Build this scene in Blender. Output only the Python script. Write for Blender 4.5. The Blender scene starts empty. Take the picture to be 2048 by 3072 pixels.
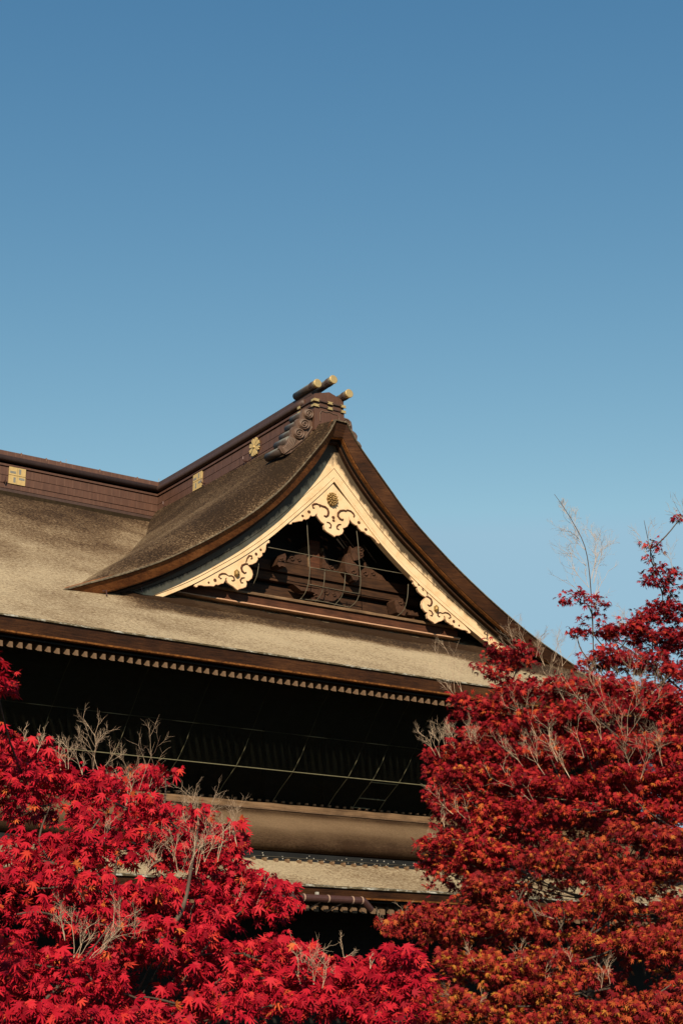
import bpy, math, random
import numpy as np
from mathutils import Vector, Matrix, Quaternion

# ------------------------------------------------------------------ camera, world, sun, exposure
scene = bpy.context.scene
COL = scene.collection
R = math.radians
SUN_EL, SUN_AZ = R(31), R(217)            # azimuth clockwise from +Y
PITCH, YAW, FPX = R(17.83), R(-34.4), 4830.0
CAM = Vector((-37.5, -54.42, 1.6))

cd = bpy.data.cameras.new('camera')
cam = bpy.data.objects.new('camera', cd)
COL.objects.link(cam)
cam.location = CAM
cam.rotation_euler = (R(90) + PITCH, 0, YAW)
cd.sensor_fit = 'VERTICAL'
cd.sensor_height = 36.0
cd.lens = 36.0 * FPX / 3072
cd.clip_start, cd.clip_end = 0.1, 3000
scene.camera = cam

world = bpy.data.worlds.new('World')
scene.world = world
world.use_nodes = True
wn, wl = world.node_tree.nodes, world.node_tree.links
wn.clear()
wo = wn.new('ShaderNodeOutputWorld')
bg = wn.new('ShaderNodeBackground')
sky = wn.new('ShaderNodeTexSky')
sky.sky_type = 'NISHITA'
sky.sun_disc = False
sky.sun_elevation = SUN_EL
sky.sun_rotation = SUN_AZ
sky.altitude = 400
sky.air_density = 1.0
sky.dust_density = 0.6
sky.ozone_density = 1.6
bg.inputs[1].default_value = 0.0616
sp = wn.new('ShaderNodeSeparateColor'); cb_ = wn.new('ShaderNodeCombineColor')
wl.new(sky.outputs[0], sp.inputs[0])
for i_, (gain, pw, top_) in enumerate(((0.84, 1.7, 3.2), (1.21, 1.19, 5.2), (1.62, 0.82, 6.6))):       # colour response: the clear teal blue of the photograph
    a_ = wn.new('ShaderNodeMath'); a_.operation = 'POWER'; a_.inputs[1].default_value = pw
    b_ = wn.new('ShaderNodeMath'); b_.operation = 'MULTIPLY'; b_.inputs[1].default_value = gain
    c_ = wn.new('ShaderNodeMath'); c_.operation = 'MINIMUM'; c_.inputs[1].default_value = top_
    wl.new(sp.outputs[i_], a_.inputs[0]); wl.new(a_.outputs[0], b_.inputs[0]); wl.new(b_.outputs[0], c_.inputs[0]); wl.new(c_.outputs[0], cb_.inputs[i_])
wl.new(cb_.outputs[0], bg.inputs[0])
wl.new(bg.outputs[0], wo.inputs[0])

sd = bpy.data.lights.new('sun', 'SUN')
sd.energy = 5.0
sd.angle = R(0.53)
sd.color = (1.0, 0.83, 0.62)
sun = bpy.data.objects.new('sun', sd)
COL.objects.link(sun)
tosun = Vector((math.sin(SUN_AZ) * math.cos(SUN_EL), math.cos(SUN_AZ) * math.cos(SUN_EL), math.sin(SUN_EL)))
sun.rotation_euler = tosun.to_track_quat('Z', 'Y').to_euler()
sun.location = (-60, -80, 60)

vs = scene.view_settings
vs.view_transform, vs.look, vs.exposure, vs.gamma = 'Standard', 'None', 0.7, 1.0
vs.use_curve_mapping = False
scene.cycles.max_bounces = 6
scene.cycles.transparent_max_bounces = 8

# ------------------------------------------------------------------ measuring: a photo pixel (2048 x 3072) to a point on a plane of the hall
_H = Vector((math.sin(-YAW), math.cos(-YAW), 0))
_Rt = Vector((_H.y, -_H.x, 0))
_FW = _H * math.cos(PITCH) + Vector((0, 0, math.sin(PITCH)))
_UP = -_H * math.sin(PITCH) + Vector((0, 0, math.cos(PITCH)))
def ray(x, y):
    return (_FW * FPX + _Rt * (x - 1024) + _UP * (1536 - y)).normalized()
def atY(x, y, Y):
    d = ray(x, y); return CAM + d * ((Y - CAM.y) / d.y)
def atX(x, y, X):
    d = ray(x, y); return CAM + d * ((X - CAM.x) / d.x)
def atR(x, y, r):
    d = ray(x, y); return CAM + d * r

# ------------------------------------------------------------------ materials
def mat(name):
    m = bpy.data.materials.new(name); m.use_nodes = True
    nt = m.node_tree
    return m, nt, nt.nodes['Principled BSDF']
def nd(nt, t, **kw):
    n = nt.nodes.new(t)
    for k, v in kw.items(): setattr(n, k, v)
    return n
def L(nt, a, b): nt.links.new(a, b)
def noise(nt, vec, scale, detail=4, rough=0.6, dist=0.0):
    n = nd(nt, 'ShaderNodeTexNoise')
    n.inputs['Scale'].default_value = scale; n.inputs['Detail'].default_value = detail
    n.inputs['Roughness'].default_value = rough; n.inputs['Distortion'].default_value = dist
    if vec is not None: L(nt, vec, n.inputs['Vector'])
    return n.outputs['Fac']
def coords(nt, scale=(1, 1, 1), rot=(0, 0, 0)):
    tc = nd(nt, 'ShaderNodeTexCoord'); mp = nd(nt, 'ShaderNodeMapping')
    mp.inputs['Scale'].default_value = scale; mp.inputs['Rotation'].default_value = rot
    L(nt, tc.outputs['Object'], mp.inputs['Vector'])
    return mp.outputs['Vector']
def ramp(nt, fac, stops, interp='LINEAR'):
    r = nd(nt, 'ShaderNodeValToRGB'); r.color_ramp.interpolation = interp
    e = r.color_ramp.elements
    while len(e) < len(stops): e.new(0.5)
    for i, (p, c) in enumerate(stops):
        e[i].position = p; e[i].color = (*c, 1)
    L(nt, fac, r.inputs[0]); return r.outputs[0]
def mth(nt, op, a, b=None, clamp=False):
    m = nd(nt, 'ShaderNodeMath', operation=op); m.use_clamp = clamp
    for i, v in enumerate((a, b)):
        if v is None: continue
        if isinstance(v, (int, float)): m.inputs[i].default_value = v
        else: L(nt, v, m.inputs[i])
    return m.outputs[0]
def mixc(nt, fac, a, b, mode='MIX'):
    m = nd(nt, 'ShaderNodeMix', data_type='RGBA', blend_type=mode)
    for i, v in ((0, fac), (6, a), (7, b)):
        if isinstance(v, tuple): m.inputs[i].default_value = (*v, 1)
        elif isinstance(v, (int, float)): m.inputs[i].default_value = v
        else: L(nt, v, m.inputs[i])
    return m.outputs[2]
def bump(nt, h, b, strength=0.5, dist=0.02):
    n = nd(nt, 'ShaderNodeBump'); n.inputs['Strength'].default_value = strength; n.inputs['Distance'].default_value = dist
    L(nt, h, n.inputs['Height']); L(nt, n.outputs[0], b.inputs['Normal'])
def spec(b, rough, s=0.3, metal=0.0):
    b.inputs['Roughness'].default_value = rough
    b.inputs['Specular IOR Level'].default_value = s
    b.inputs['Metallic'].default_value = metal

M = {}
KA = 0.66                      # all reflectances, scaled to the exposure
def alb(nt, c): return mixc(nt, 1.0, c, (KA, KA, KA), 'MULTIPLY')
def thatch(name, pale, mid, dark, stretch=(1, 1, 1), amp=1.0):
    """cypress bark shingles: weathered grey where attribute 'weather' is 1, unweathered brown where it is 0"""
    m, nt, b = mat(name)
    v = coords(nt, stretch)
    at = nd(nt, 'ShaderNodeAttribute', attribute_name='weather').outputs['Fac']
    fine = noise(nt, v, 9.5, 5, 0.8)
    big = noise(nt, coords(nt, (0.35, 0.35, 0.35)), 1.0, 3, 0.5)
    grit = noise(nt, coords(nt), 26.0, 3, 0.7)
    k = mth(nt, 'ADD', mth(nt, 'MULTIPLY', mth(nt, 'SUBTRACT', fine, 0.5), 3.5 * amp), mth(nt, 'MULTIPLY', mth(nt, 'SUBTRACT', big, 0.5), 1.1))
    f = mth(nt, 'ADD', mth(nt, 'MULTIPLY', at, 0.82), mth(nt, 'MULTIPLY', k, mth(nt, 'SUBTRACT', 1.0, mth(nt, 'MULTIPLY', at, 0.15))), True)
    c = ramp(nt, f, [(0.0, dark), (0.3, mid), (0.62, tuple(0.42 * p + 0.58 * q for p, q in zip(pale, mid))), (0.98, pale)])
    c = mixc(nt, 0.75, c, ramp(nt, grit, [(0.3, (0.45, 0.41, 0.37)), (0.5, (1, 1, 1)), (0.72, (1.35, 1.32, 1.25))]), 'MULTIPLY')
    L(nt, alb(nt, c), b.inputs['Base Color']); spec(b, 0.95, 0.1)
    bump(nt, mth(nt, 'ADD', fine, mth(nt, 'MULTIPLY', grit, 0.4)), b, 0.6, 0.06)
    return m
M['thatch'] = thatch('bark_thatch', (0.505, 0.415, 0.275), (0.155, 0.095, 0.05), (0.035, 0.021, 0.013), (0.8, 1.5, 1.0))
M['thatch_side'] = thatch('bark_thatch_gable', (0.40, 0.31, 0.19), (0.10, 0.06, 0.032), (0.028, 0.017, 0.009), (1.5, 0.9, 1.0))
M['thatch_brown'] = thatch('bark_thatch_brown', (0.22, 0.15, 0.09), (0.10, 0.062, 0.034), (0.038, 0.020, 0.010), (0.8, 1.5, 1.5), 0.28)

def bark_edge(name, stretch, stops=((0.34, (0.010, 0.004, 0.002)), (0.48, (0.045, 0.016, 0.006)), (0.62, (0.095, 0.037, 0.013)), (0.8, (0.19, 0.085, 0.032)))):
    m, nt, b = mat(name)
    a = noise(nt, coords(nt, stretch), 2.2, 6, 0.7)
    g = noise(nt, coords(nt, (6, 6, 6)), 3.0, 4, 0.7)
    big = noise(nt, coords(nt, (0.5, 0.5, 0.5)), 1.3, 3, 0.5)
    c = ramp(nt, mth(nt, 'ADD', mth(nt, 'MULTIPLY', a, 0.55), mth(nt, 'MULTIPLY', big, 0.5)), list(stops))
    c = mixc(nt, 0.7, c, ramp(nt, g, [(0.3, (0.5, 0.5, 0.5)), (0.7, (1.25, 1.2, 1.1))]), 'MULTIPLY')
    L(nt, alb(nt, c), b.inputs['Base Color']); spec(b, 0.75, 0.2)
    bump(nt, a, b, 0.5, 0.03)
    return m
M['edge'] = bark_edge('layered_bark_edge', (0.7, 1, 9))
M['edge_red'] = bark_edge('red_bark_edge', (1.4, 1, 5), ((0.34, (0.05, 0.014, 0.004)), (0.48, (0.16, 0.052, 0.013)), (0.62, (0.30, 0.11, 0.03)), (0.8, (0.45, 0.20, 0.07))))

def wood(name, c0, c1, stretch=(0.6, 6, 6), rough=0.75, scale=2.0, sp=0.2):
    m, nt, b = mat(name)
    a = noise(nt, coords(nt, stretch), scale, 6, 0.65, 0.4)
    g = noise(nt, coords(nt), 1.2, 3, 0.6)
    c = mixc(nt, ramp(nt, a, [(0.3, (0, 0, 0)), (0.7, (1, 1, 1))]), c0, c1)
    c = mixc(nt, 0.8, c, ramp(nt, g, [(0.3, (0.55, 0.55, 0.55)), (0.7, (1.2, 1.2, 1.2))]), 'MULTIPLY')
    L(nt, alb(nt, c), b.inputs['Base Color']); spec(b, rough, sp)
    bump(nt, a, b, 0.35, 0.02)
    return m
M['lip'] = wood('lip_highlight', (0.05, 0.016, 0.005), (0.46, 0.18, 0.045), (1.6, 3, 3), 0.6, 3.5)  # orange streaks paint in the sun caught along the bottom edges
M['verge_lip'] = wood('verge_lip', (0.05, 0.035, 0.02), (0.26, 0.21, 0.14), (3, 3, 3), 0.9, 3.0)
M['wood'] = wood('old_brown_wood', (0.022, 0.009, 0.004), (0.090, 0.040, 0.017))
M['wood_red'] = wood('red_brown_wood', (0.05, 0.018, 0.009), (0.14, 0.052, 0.024), (0.6, 5, 6))
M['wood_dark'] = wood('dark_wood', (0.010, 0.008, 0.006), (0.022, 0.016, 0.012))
M['wood_pale'] = wood('pale_rafter_wood', (0.13, 0.08, 0.045), (0.22, 0.14, 0.085), (5, 5, 3))
M['carving'] = wood('carved_wood', (0.036, 0.016, 0.008), (0.10, 0.046, 0.024), (3, 3, 3), 0.7, 3)
M['ledge'] = wood('ledge_board', (0.12, 0.068, 0.034), (0.30, 0.19, 0.105), (0.5, 6, 9))
M['black'] = wood('black_band', (0.008, 0.009, 0.010), (0.016, 0.018, 0.019))

def lichen():
    m, nt, b = mat('lichen_edge')
    a = noise(nt, coords(nt, (1, 3, 3)), 3.2, 5, 0.7)
    c = ramp(nt, a, [(0.40, (0.07, 0.055, 0.03)), (0.52, (0.14, 0.12, 0.08)), (0.60, (0.42, 0.42, 0.37)), (0.75, (0.5, 0.5, 0.45))])
    L(nt, alb(nt, c), b.inputs['Base Color']); spec(b, 0.95, 0.1); bump(nt, a, b, 0.6, 0.03)
    return m
M['lichen'] = lichen()

def cream():
    m, nt, b = mat('cream_paint')
    at = nd(nt, 'ShaderNodeAttribute', attribute_name='stain_shade').outputs['Fac']
    a = noise(nt, coords(nt, (1, 1, 1)), 2.0, 6, 0.65)
    s = mth(nt, 'ADD', mth(nt, 'MULTIPLY', noise(nt, coords(nt, (1.2, 1, 0.9)), 1.3, 6, 0.75), 0.75), mth(nt, 'MULTIPLY', noise(nt, coords(nt, (9, 1, 2.0)), 1.0, 4, 0.7), 0.25))
    g = noise(nt, coords(nt), 14.0, 5, 0.75)
    c = ramp(nt, a, [(0.3, (0.74, 0.51, 0.27)), (0.5, (0.88, 0.645, 0.38)), (0.7, (0.92, 0.71, 0.45))])
    spots = ramp(nt, g, [(0.62, (0, 0, 0)), (0.74, (1, 1, 1))])
    c = mixc(nt, mth(nt, 'MULTIPLY', spots, 0.35), c, (0.55, 0.34, 0.12))
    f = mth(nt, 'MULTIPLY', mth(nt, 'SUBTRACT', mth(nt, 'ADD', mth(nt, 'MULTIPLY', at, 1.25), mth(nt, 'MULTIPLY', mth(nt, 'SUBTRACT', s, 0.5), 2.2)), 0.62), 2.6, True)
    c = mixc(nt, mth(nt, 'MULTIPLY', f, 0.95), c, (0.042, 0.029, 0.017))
    L(nt, alb(nt, c), b.inputs['Base Color']); spec(b, 0.6, 0.3); bump(nt, g, b, 0.12, 0.01)
    return m
M['cream'] = cream()
def flat(name, col, rough=0.7, s=0.3, metal=0.0, var=0.35, sc=6.0):
    m, nt, b = mat(name)
    a = noise(nt, coords(nt), sc, 5, 0.65)
    c = mixc(nt, a, tuple(x * (1 - var) for x in col), tuple(min(1, x * (1 + var)) for x in col))
    L(nt, alb(nt, c), b.inputs['Base Color']); spec(b, rough, s, metal); bump(nt, a, b, 0.15, 0.01)
    return m
M['groove'] = flat('groove_shade', (0.11, 0.045, 0.025), 0.9, 0.1)  # dark colour stands in for the shade inside carved grooves and holes
M['pink_edge'] = flat('red_worn_edge', (0.56, 0.33, 0.20), 0.7, 0.2)
M['gold'] = flat('gilt_metal', (0.78, 0.56, 0.24), 0.38, 0.5, 0.55, 0.25, 8)
M['gold_flat'] = flat('gilt_sheet', (0.62, 0.45, 0.19), 0.55, 0.4, 0.15, 0.35, 5)
M['gold_old'] = flat('dull_gilt', (0.42, 0.27, 0.10), 0.4, 0.5, 0.6, 0.5, 14)
M['grey_inlay'] = flat('grey_inlay', (0.23, 0.23, 0.20), 0.6, 0.3)
M['seam'] = flat('pale_solder_seam', (0.20, 0.115, 0.08), 0.6, 0.3)
M['steel'] = flat('grey_steel', (0.32, 0.30, 0.26), 0.5, 0.4)
M['rope'] = flat('pale_rope', (0.18, 0.17, 0.105), 0.85, 0.1)
M['wire'] = flat('grey_wire', (0.14, 0.12, 0.08), 0.6, 0.3)
M['pipe'] = flat('copper_gutter', (0.085, 0.038, 0.032), 0.45, 0.4, 0.2)
M['strap'] = flat('pale_strap', (0.40, 0.27, 0.20), 0.6, 0.3)
M['pale_dot'] = flat('pale_nail', (0.42, 0.40, 0.35), 0.6, 0.3)

def copper(name, c0, c1, green=0.0):
    m, nt, b = mat(name)
    a = noise(nt, coords(nt, (1, 1, 1)), 1.6, 5, 0.6)
    st = noise(nt, coords(nt, (5, 5, 0.7)), 1.5, 5, 0.7)
    c = mixc(nt, a, c0, c1)
    c = mixc(nt, 0.7, c, ramp(nt, st, [(0.3, (0.6, 0.58, 0.56)), (0.7, (1.2, 1.15, 1.1))]), 'MULTIPLY')
    if green:
        geo = nd(nt, 'ShaderNodeNewGeometry'); sx = nd(nt, 'ShaderNodeSeparateXYZ'); L(nt, geo.outputs['Normal'], sx.inputs[0])
        f = mth(nt, 'MULTIPLY', mth(nt, 'ADD', sx.outputs[2], mth(nt, 'SUBTRACT', a, 0.55)), green, True)
        c = mixc(nt, f, c, (0.25, 0.275, 0.245))  # upward faces paler: light from above painted in with the verdigris
    L(nt, alb(nt, c), b.inputs['Base Color']); spec(b, 0.55, 0.4, 0.15); bump(nt, st, b, 0.1, 0.01)
    return m
M['copper'] = copper('brown_copper_sheet', (0.10, 0.047, 0.030), (0.155, 0.076, 0.049))
M['copper_dark'] = copper('dark_copper_sheet', (0.058, 0.034, 0.026), (0.095, 0.053, 0.040))
M['moss_shade'] = flat('shaded_mossy_bark', (0.030, 0.021, 0.012), 0.95, 0.05, 0, 0.8, 5)  # dark moss, also painted for the shadowed gap under the ridge
M['copper_green'] = copper('toplit_verdigris', (0.055, 0.040, 0.032), (0.085, 0.058, 0.045), 1.1)
M['scroll'] = copper('scroll_copper', (0.13, 0.080, 0.055), (0.19, 0.118, 0.082), 0.3)

def netmat():
    m, nt, b = mat('dark_net')
    b.inputs['Base Color'].default_value = (0.009, 0.010, 0.007, 1); spec(b, 0.9, 0.05)
    tr = nd(nt, 'ShaderNodeBsdfTransparent'); mx = nd(nt, 'ShaderNodeMixShader')
    a = noise(nt, coords(nt, (1, 1, 1)), 1.1, 4, 0.6)
    L(nt, mth(nt, 'ADD', 0.45, mth(nt, 'MULTIPLY', a, 0.5)), mx.inputs[0])
    L(nt, tr.outputs[0], mx.inputs[1]); L(nt, b.outputs[0], mx.inputs[2])
    L(nt, mx.outputs[0], nt.nodes['Material Output'].inputs[0])
    return m
M['net'] = netmat()

def leafmat(name, stops, trans, patch, zmid=0.0, zk=0.0):
    m, nt, b = mat(name)
    geo = nd(nt, 'ShaderNodeNewGeometry')
    big = noise(nt, coords(nt), 1.7, 3, 0.6)
    t = mth(nt, 'ADD', geo.outputs['Random Per Island'], mth(nt, 'MULTIPLY', mth(nt, 'SUBTRACT', big, 0.5), patch), True)
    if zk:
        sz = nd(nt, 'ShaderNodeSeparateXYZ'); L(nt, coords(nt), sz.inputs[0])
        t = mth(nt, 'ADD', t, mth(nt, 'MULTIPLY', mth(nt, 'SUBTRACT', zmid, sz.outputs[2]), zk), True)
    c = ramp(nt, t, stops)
    L(nt, alb(nt, c), b.inputs['Base Color']); spec(b, 0.6, 0.10)
    tl = nd(nt, 'ShaderNodeBsdfTranslucent'); L(nt, mixc(nt, 1.0, c, (KA, 0.75 * KA, 0.5 * KA), 'MULTIPLY'), tl.inputs[0])
    mx = nd(nt, 'ShaderNodeMixShader'); mx.inputs[0].default_value = trans
    L(nt, b.outputs[0], mx.inputs[1]); L(nt, tl.outputs[0], mx.inputs[2])
    L(nt, mx.outputs[0], nt.nodes['Material Output'].inputs[0])
    return m
M['leaf_crimson'] = leafmat('crimson_maple_leaf', [(0, (0.20, 0.002, 0.010)), (0.4, (0.42, 0.007, 0.024)), (0.85, (0.56, 0.018, 0.032)), (0.97, (0.60, 0.05, 0.028)), (1, (0.60, 0.14, 0.035))], 0.16, 0.3)
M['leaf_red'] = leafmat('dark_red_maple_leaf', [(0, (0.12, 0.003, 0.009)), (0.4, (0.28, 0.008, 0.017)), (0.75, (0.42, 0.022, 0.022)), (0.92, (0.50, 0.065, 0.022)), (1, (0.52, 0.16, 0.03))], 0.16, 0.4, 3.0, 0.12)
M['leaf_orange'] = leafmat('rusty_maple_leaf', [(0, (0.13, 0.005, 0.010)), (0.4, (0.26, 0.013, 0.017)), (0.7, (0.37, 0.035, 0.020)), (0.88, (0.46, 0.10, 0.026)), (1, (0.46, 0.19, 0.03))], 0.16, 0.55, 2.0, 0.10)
M['bark'] = wood('maple_bark', (0.06, 0.043, 0.032), (0.15, 0.11, 0.08), (6, 6, 2))
M['twig'] = wood('pale_dry_twig', (0.36, 0.26, 0.175), (0.60, 0.46, 0.33), (8, 8, 8))
def groundmat():
    m, nt, b = mat('gravel')
    a = noise(nt, coords(nt), 3.0, 8, 0.7); g = noise(nt, coords(nt), 40.0, 4, 0.7)
    c = mixc(nt, a, (0.045, 0.040, 0.030), (0.10, 0.09, 0.07))
    c = mixc(nt, 0.6, c, ramp(nt, g, [(0.3, (0.5, 0.5, 0.5)), (0.7, (1.2, 1.2, 1.2))]), 'MULTIPLY')
    L(nt, alb(nt, c), b.inputs['Base Color']); spec(b, 0.95, 0.1); bump(nt, g, b, 0.5, 0.02)
    return m
M['ground'] = groundmat()

# ------------------------------------------------------------------ object helpers
def tag(o, label=None, cat=None, group=None, kind=None):
    for k, v in (('label', label), ('category', cat), ('group', group), ('kind', kind)):
        if v: o[k] = v
    return o
def empty(name, loc=(0, 0, 0)):
    o = bpy.data.objects.new(name, None); COL.objects.link(o); o.location = loc; o.empty_display_size = 0.5
    return o
class MB:
    def __init__(s): s.v, s.f, s.a = [], [], []
    def add(s, vs, fs, at=None):
        n = len(s.v); s.v += [tuple(p) for p in vs]; s.f += [tuple(i + n for i in f) for f in fs]
        s.a += list(at) if at is not None else [0.0] * len(vs)
        return s
    def box(s, x0, x1, y0, y1, z0, z1):
        return s.add([(x, y, z) for z in (z0, z1) for y in (y0, y1) for x in (x0, x1)],
                     [(0, 2, 3, 1), (4, 5, 7, 6), (0, 1, 5, 4), (1, 3, 7, 5), (3, 2, 6, 7), (2, 0, 4, 6)])
    def grid(s, rows, at=None, flip=False):
        nr, nc = len(rows), len(rows[0]); vs = [p for r in rows for p in r]; fs = []
        for i in range(nr - 1):
            for j in range(nc - 1):
                q = (i * nc + j, i * nc + j + 1, (i + 1) * nc + j + 1, (i + 1) * nc + j)
                fs.append(q[::-1] if flip else q)
        return s.add(vs, fs, [a for r in at for a in r] if at else None)
    def loft(s, sections, caps=True):
        """closed sections (lists of points of equal length)"""
        n, k = len(sections[0]), len(sections); vs = [p for r in sections for p in r]; fs = []
        for i in range(k - 1):
            for j in range(n):
                a, b = i * n + j, i * n + (j + 1) % n
                fs.append((a, b, b + n, a + n))
        if caps: fs.append(tuple(range(n))[::-1]); fs.append(tuple((k - 1) * n + j for j in range(n)))
        return s.add(vs, fs)
    def tube(s, pts, r, n=6, caps=True):
        pts = [Vector(p) for p in pts]; rs = r if isinstance(r, (list, tuple)) else [r] * len(pts)
        secs = []; ref = None
        for i, p in enumerate(pts):
            t = (pts[min(i + 1, len(pts) - 1)] - pts[max(i - 1, 0)])
            if t.length < 1e-9: t = Vector((0, 0, 1))
            t.normalize()
            if ref is None:
                ref = Vector((1, 0, 0)) if abs(t.x) < 0.8 else Vector((0, 1, 0))
            u = (ref - t * ref.dot(t)).normalized(); w = t.cross(u); ref = u
            secs.append([p + (u * math.cos(2 * math.pi * k / n) + w * math.sin(2 * math.pi * k / n)) * rs[i] for k in range(n)])
        return s.loft(secs, caps)
    def plate(s, poly, y0, y1):
        """polygon in the x-z plane, from y0 (front) back to y1"""
        n = len(poly)
        vs = [(x, y0, z) for x, z in poly] + [(x, y1, z) for x, z in poly]
        fs = [tuple(range(n)), tuple(range(2 * n - 1, n - 1, -1))]
        for i in range(n):
            j = (i + 1) % n; fs.append((j, i, i + n, j + n))
        return s.add(vs, fs)
    def build(s, name, m, parent=None, smooth=False, attr=None):
        me = bpy.data.meshes.new(name); me.from_pydata(s.v, [], s.f); me.validate(); me.update()
        me.materials.append(m)
        if attr and len(me.vertices) == len(s.a):
            at = me.attributes.new(attr, 'FLOAT', 'POINT'); at.data.foreach_set('value', s.a)
        if smooth: me.polygons.foreach_set('use_smooth', [True] * len(me.polygons))
        o = bpy.data.objects.new(name, me); COL.objects.link(o)
        if parent: o.parent = parent
        return o
def dup(o, parent, loc=None):
    c = o.copy(); COL.objects.link(c); c.parent = parent
    if loc is not None: c.location = loc
    for ch in list(o.children): dup(ch, c)
    return c
def lerp(tab, x):
    x = max(tab[0][0], min(tab[-1][0], x))
    xs = [t[0] for t in tab]; ys = [t[1] for t in tab]
    n = len(xs)
    for i in range(n - 1):
        if x <= xs[i + 1]: break
    def sl(k):
        if k <= 0: return (ys[1] - ys[0]) / (xs[1] - xs[0])
        if k >= n - 1: return (ys[-1] - ys[-2]) / (xs[-1] - xs[-2])
        a = (ys[k] - ys[k - 1]) / (xs[k] - xs[k - 1]); b = (ys[k + 1] - ys[k]) / (xs[k + 1] - xs[k])
        return 0 if a * b <= 0 else 2 * a * b / (a + b)
    h = xs[i + 1] - xs[i]; t = (x - xs[i]) / h
    return ((2*t**3 - 3*t*t + 1) * ys[i] + (t**3 - 2*t*t + t) * h * sl(i) + (-2*t**3 + 3*t*t) * ys[i+1] + (t**3 - t*t) * h * sl(i+1))
def sstep(a, b, x):
    t = max(0, min(1, (x - a) / (b - a))); return t * t * (3 - 2 * t)
def lin(a, b, n): return [a + (b - a) * i / (n - 1) for i in range(n)]
rng = random.Random(7)

# ------------------------------------------------------------------ ground
g = MB().grid([[(x, y, 0) for x in (-1500, -300, -60, 60, 300, 1500)] for y in (-1500, -300, -60, 60, 300, 1500)]).build('ground', M['ground'])
tag(g, 'dark gravel temple ground round the hall and the maples', 'ground', kind='structure')

# ------------------------------------------------------------------ temple hall
hall = tag(empty('temple_hall', (0, 0, 0)), 'large old timber temple hall with bark roofs and a cream trimmed gable', 'temple')

EY = -5.0                                   # upper eave line
def zmain(Y): return 17.43 + 0.5348 * Y + 0.00176 * Y * Y
def lift(X): return 0.012 * max(0, X - 3) ** 1.6 * 0.45 + 0.004 * max(0, -13 - X) ** 1.3
def zroof(X, Y): return zmain(Y) + lift(X) * (1 - sstep(EY, 1.5, Y))
ZV = [(0, 27.05), (0.3, 27.0), (0.8, 26.28), (1.5, 25.3), (3, 23.62), (4.4, 22.32), (5.8, 21.3), (7.2, 20.36), (8.6, 19.55), (9.8, 18.95), (11, 18.38), (12.8, 17.62), (13.4, 17.38)]
ZL = [(0, 27.0), (0.31, 26.42), (1.23, 25.16), (2.73, 23.34), (4.16, 22.0), (5.56, 20.95), (6.91, 20.06), (8.24, 19.27), (9.52, 18.64), (10.76, 18.1), (11.37, 17.86), (12.39, 17.43), (13.0, 17.2)]
ZR = [(0, 27.0), (0.52, 26.22), (1.38, 25.3), (2.22, 24.43), (3.39, 23.28), (4.95, 22.06), (6.29, 21.12), (8.48, 19.77), (10.64, 18.63), (12.88, 17.68), (13.4, 17.45)]
def zverge(x): return 27.0 if -0.54 <= x <= 0.04 else lerp(ZL, -0.54 - x) if x < 0 else lerp(ZR, x - 0.04)
RAISE = [(0, 0.15), (0.75, 0.45), (2.5, 0.9), (4.6, 1.22), (6, 1.12), (8.7, 0.9), (11, 0.45), (12.9, 0.0), (13.5, 0)]
def zgable(x, Y):
    t = max(0.0, min(1.0, Y / 3.2))
    return zverge(x) + lerp(RAISE, abs(x)) * (1 - (1 - t) ** 2.2)
HIPX, HIPY = 13.3, 0.2
def hipx(Y): return HIPX + (HIPY - Y)

# main roof: front slope, from the eave up to the long ridge
roof = MB(); rows, ats = [], []
ys = lin(EY, 16.7, 90)
VAL = [(-0.43, 16.6), (-4.66, 10.76), (-6.04, 8.75), (-8.72, 5.42), (-12.8, 0.25)]
for Y in ys:
    x1 = hipx(Y) if Y < HIPY else HIPX
    r, a = [], []
    for X in lin(-34, x1, 170):
        z = zroof(X, Y) + 0.02 * math.sin(X * 1.3 + Y) * math.sin(Y * 1.7)
        if Y > HIPY and X > -0.5: z = min(z, 40)
        r.append((X, Y, z))
        w = 1 - 0.87 * sstep(0.0, 14.5, Y + 0.4 * math.sin(X * 0.7) + 0.3 * math.sin(X * 1.7))            # brown towards the ridge
        foot = -0.35 - 0.02 * max(0, abs(X + 2) - 2) ** 1.9 + 0.10 * math.sin(X * 1.9) + 0.06 * math.sin(X * 7.1)
        for (xa_, ya_), (xb_, yb_) in zip(VAL, VAL[1:]):
            if yb_ <= Y < ya_:
                xv_ = xa_ + (xb_ - xa_) * (Y - ya_) / (yb_ - ya_)
                w = max(w, (0.62 - 0.035 * max(0, Y - 6)) * (1 - sstep(0.3, 2.8, xv_ - X + 0.3 * math.sin(Y * 3))))
        if -11.8 < X < 13 and Y < 1.2: w = min(w, 1 - sstep(foot - 0.75, foot + 0.25, Y) * sstep(-11.8, -9.0, X))
        a.append(w)
    rows.append(r); ats.append(a)
roof.grid(rows, ats)
# right hipped slope and back slopes, so that the roof is a closed form
rows = []
for Y in lin(EY, 0.2, 12):
    rows.append([(hipx(Y), Y, zroof(hipx(Y), Y)), (hipx(Y), 30 - (Y - EY) * 1.0, zroof(hipx(Y), Y))])
roof.grid(rows, [[1, 1]] * 12, True)
roof.grid([[(X, 16.7, zmain(16.7)), (X, 40, 14.8)] for X in (-34, HIPX)], [[1, 1]] * 2)
main_roof = roof.build('roof', M['thatch'], hall, True, 'weather')
tag(main_roof, 'weathered pale bark main roof slope')

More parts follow.
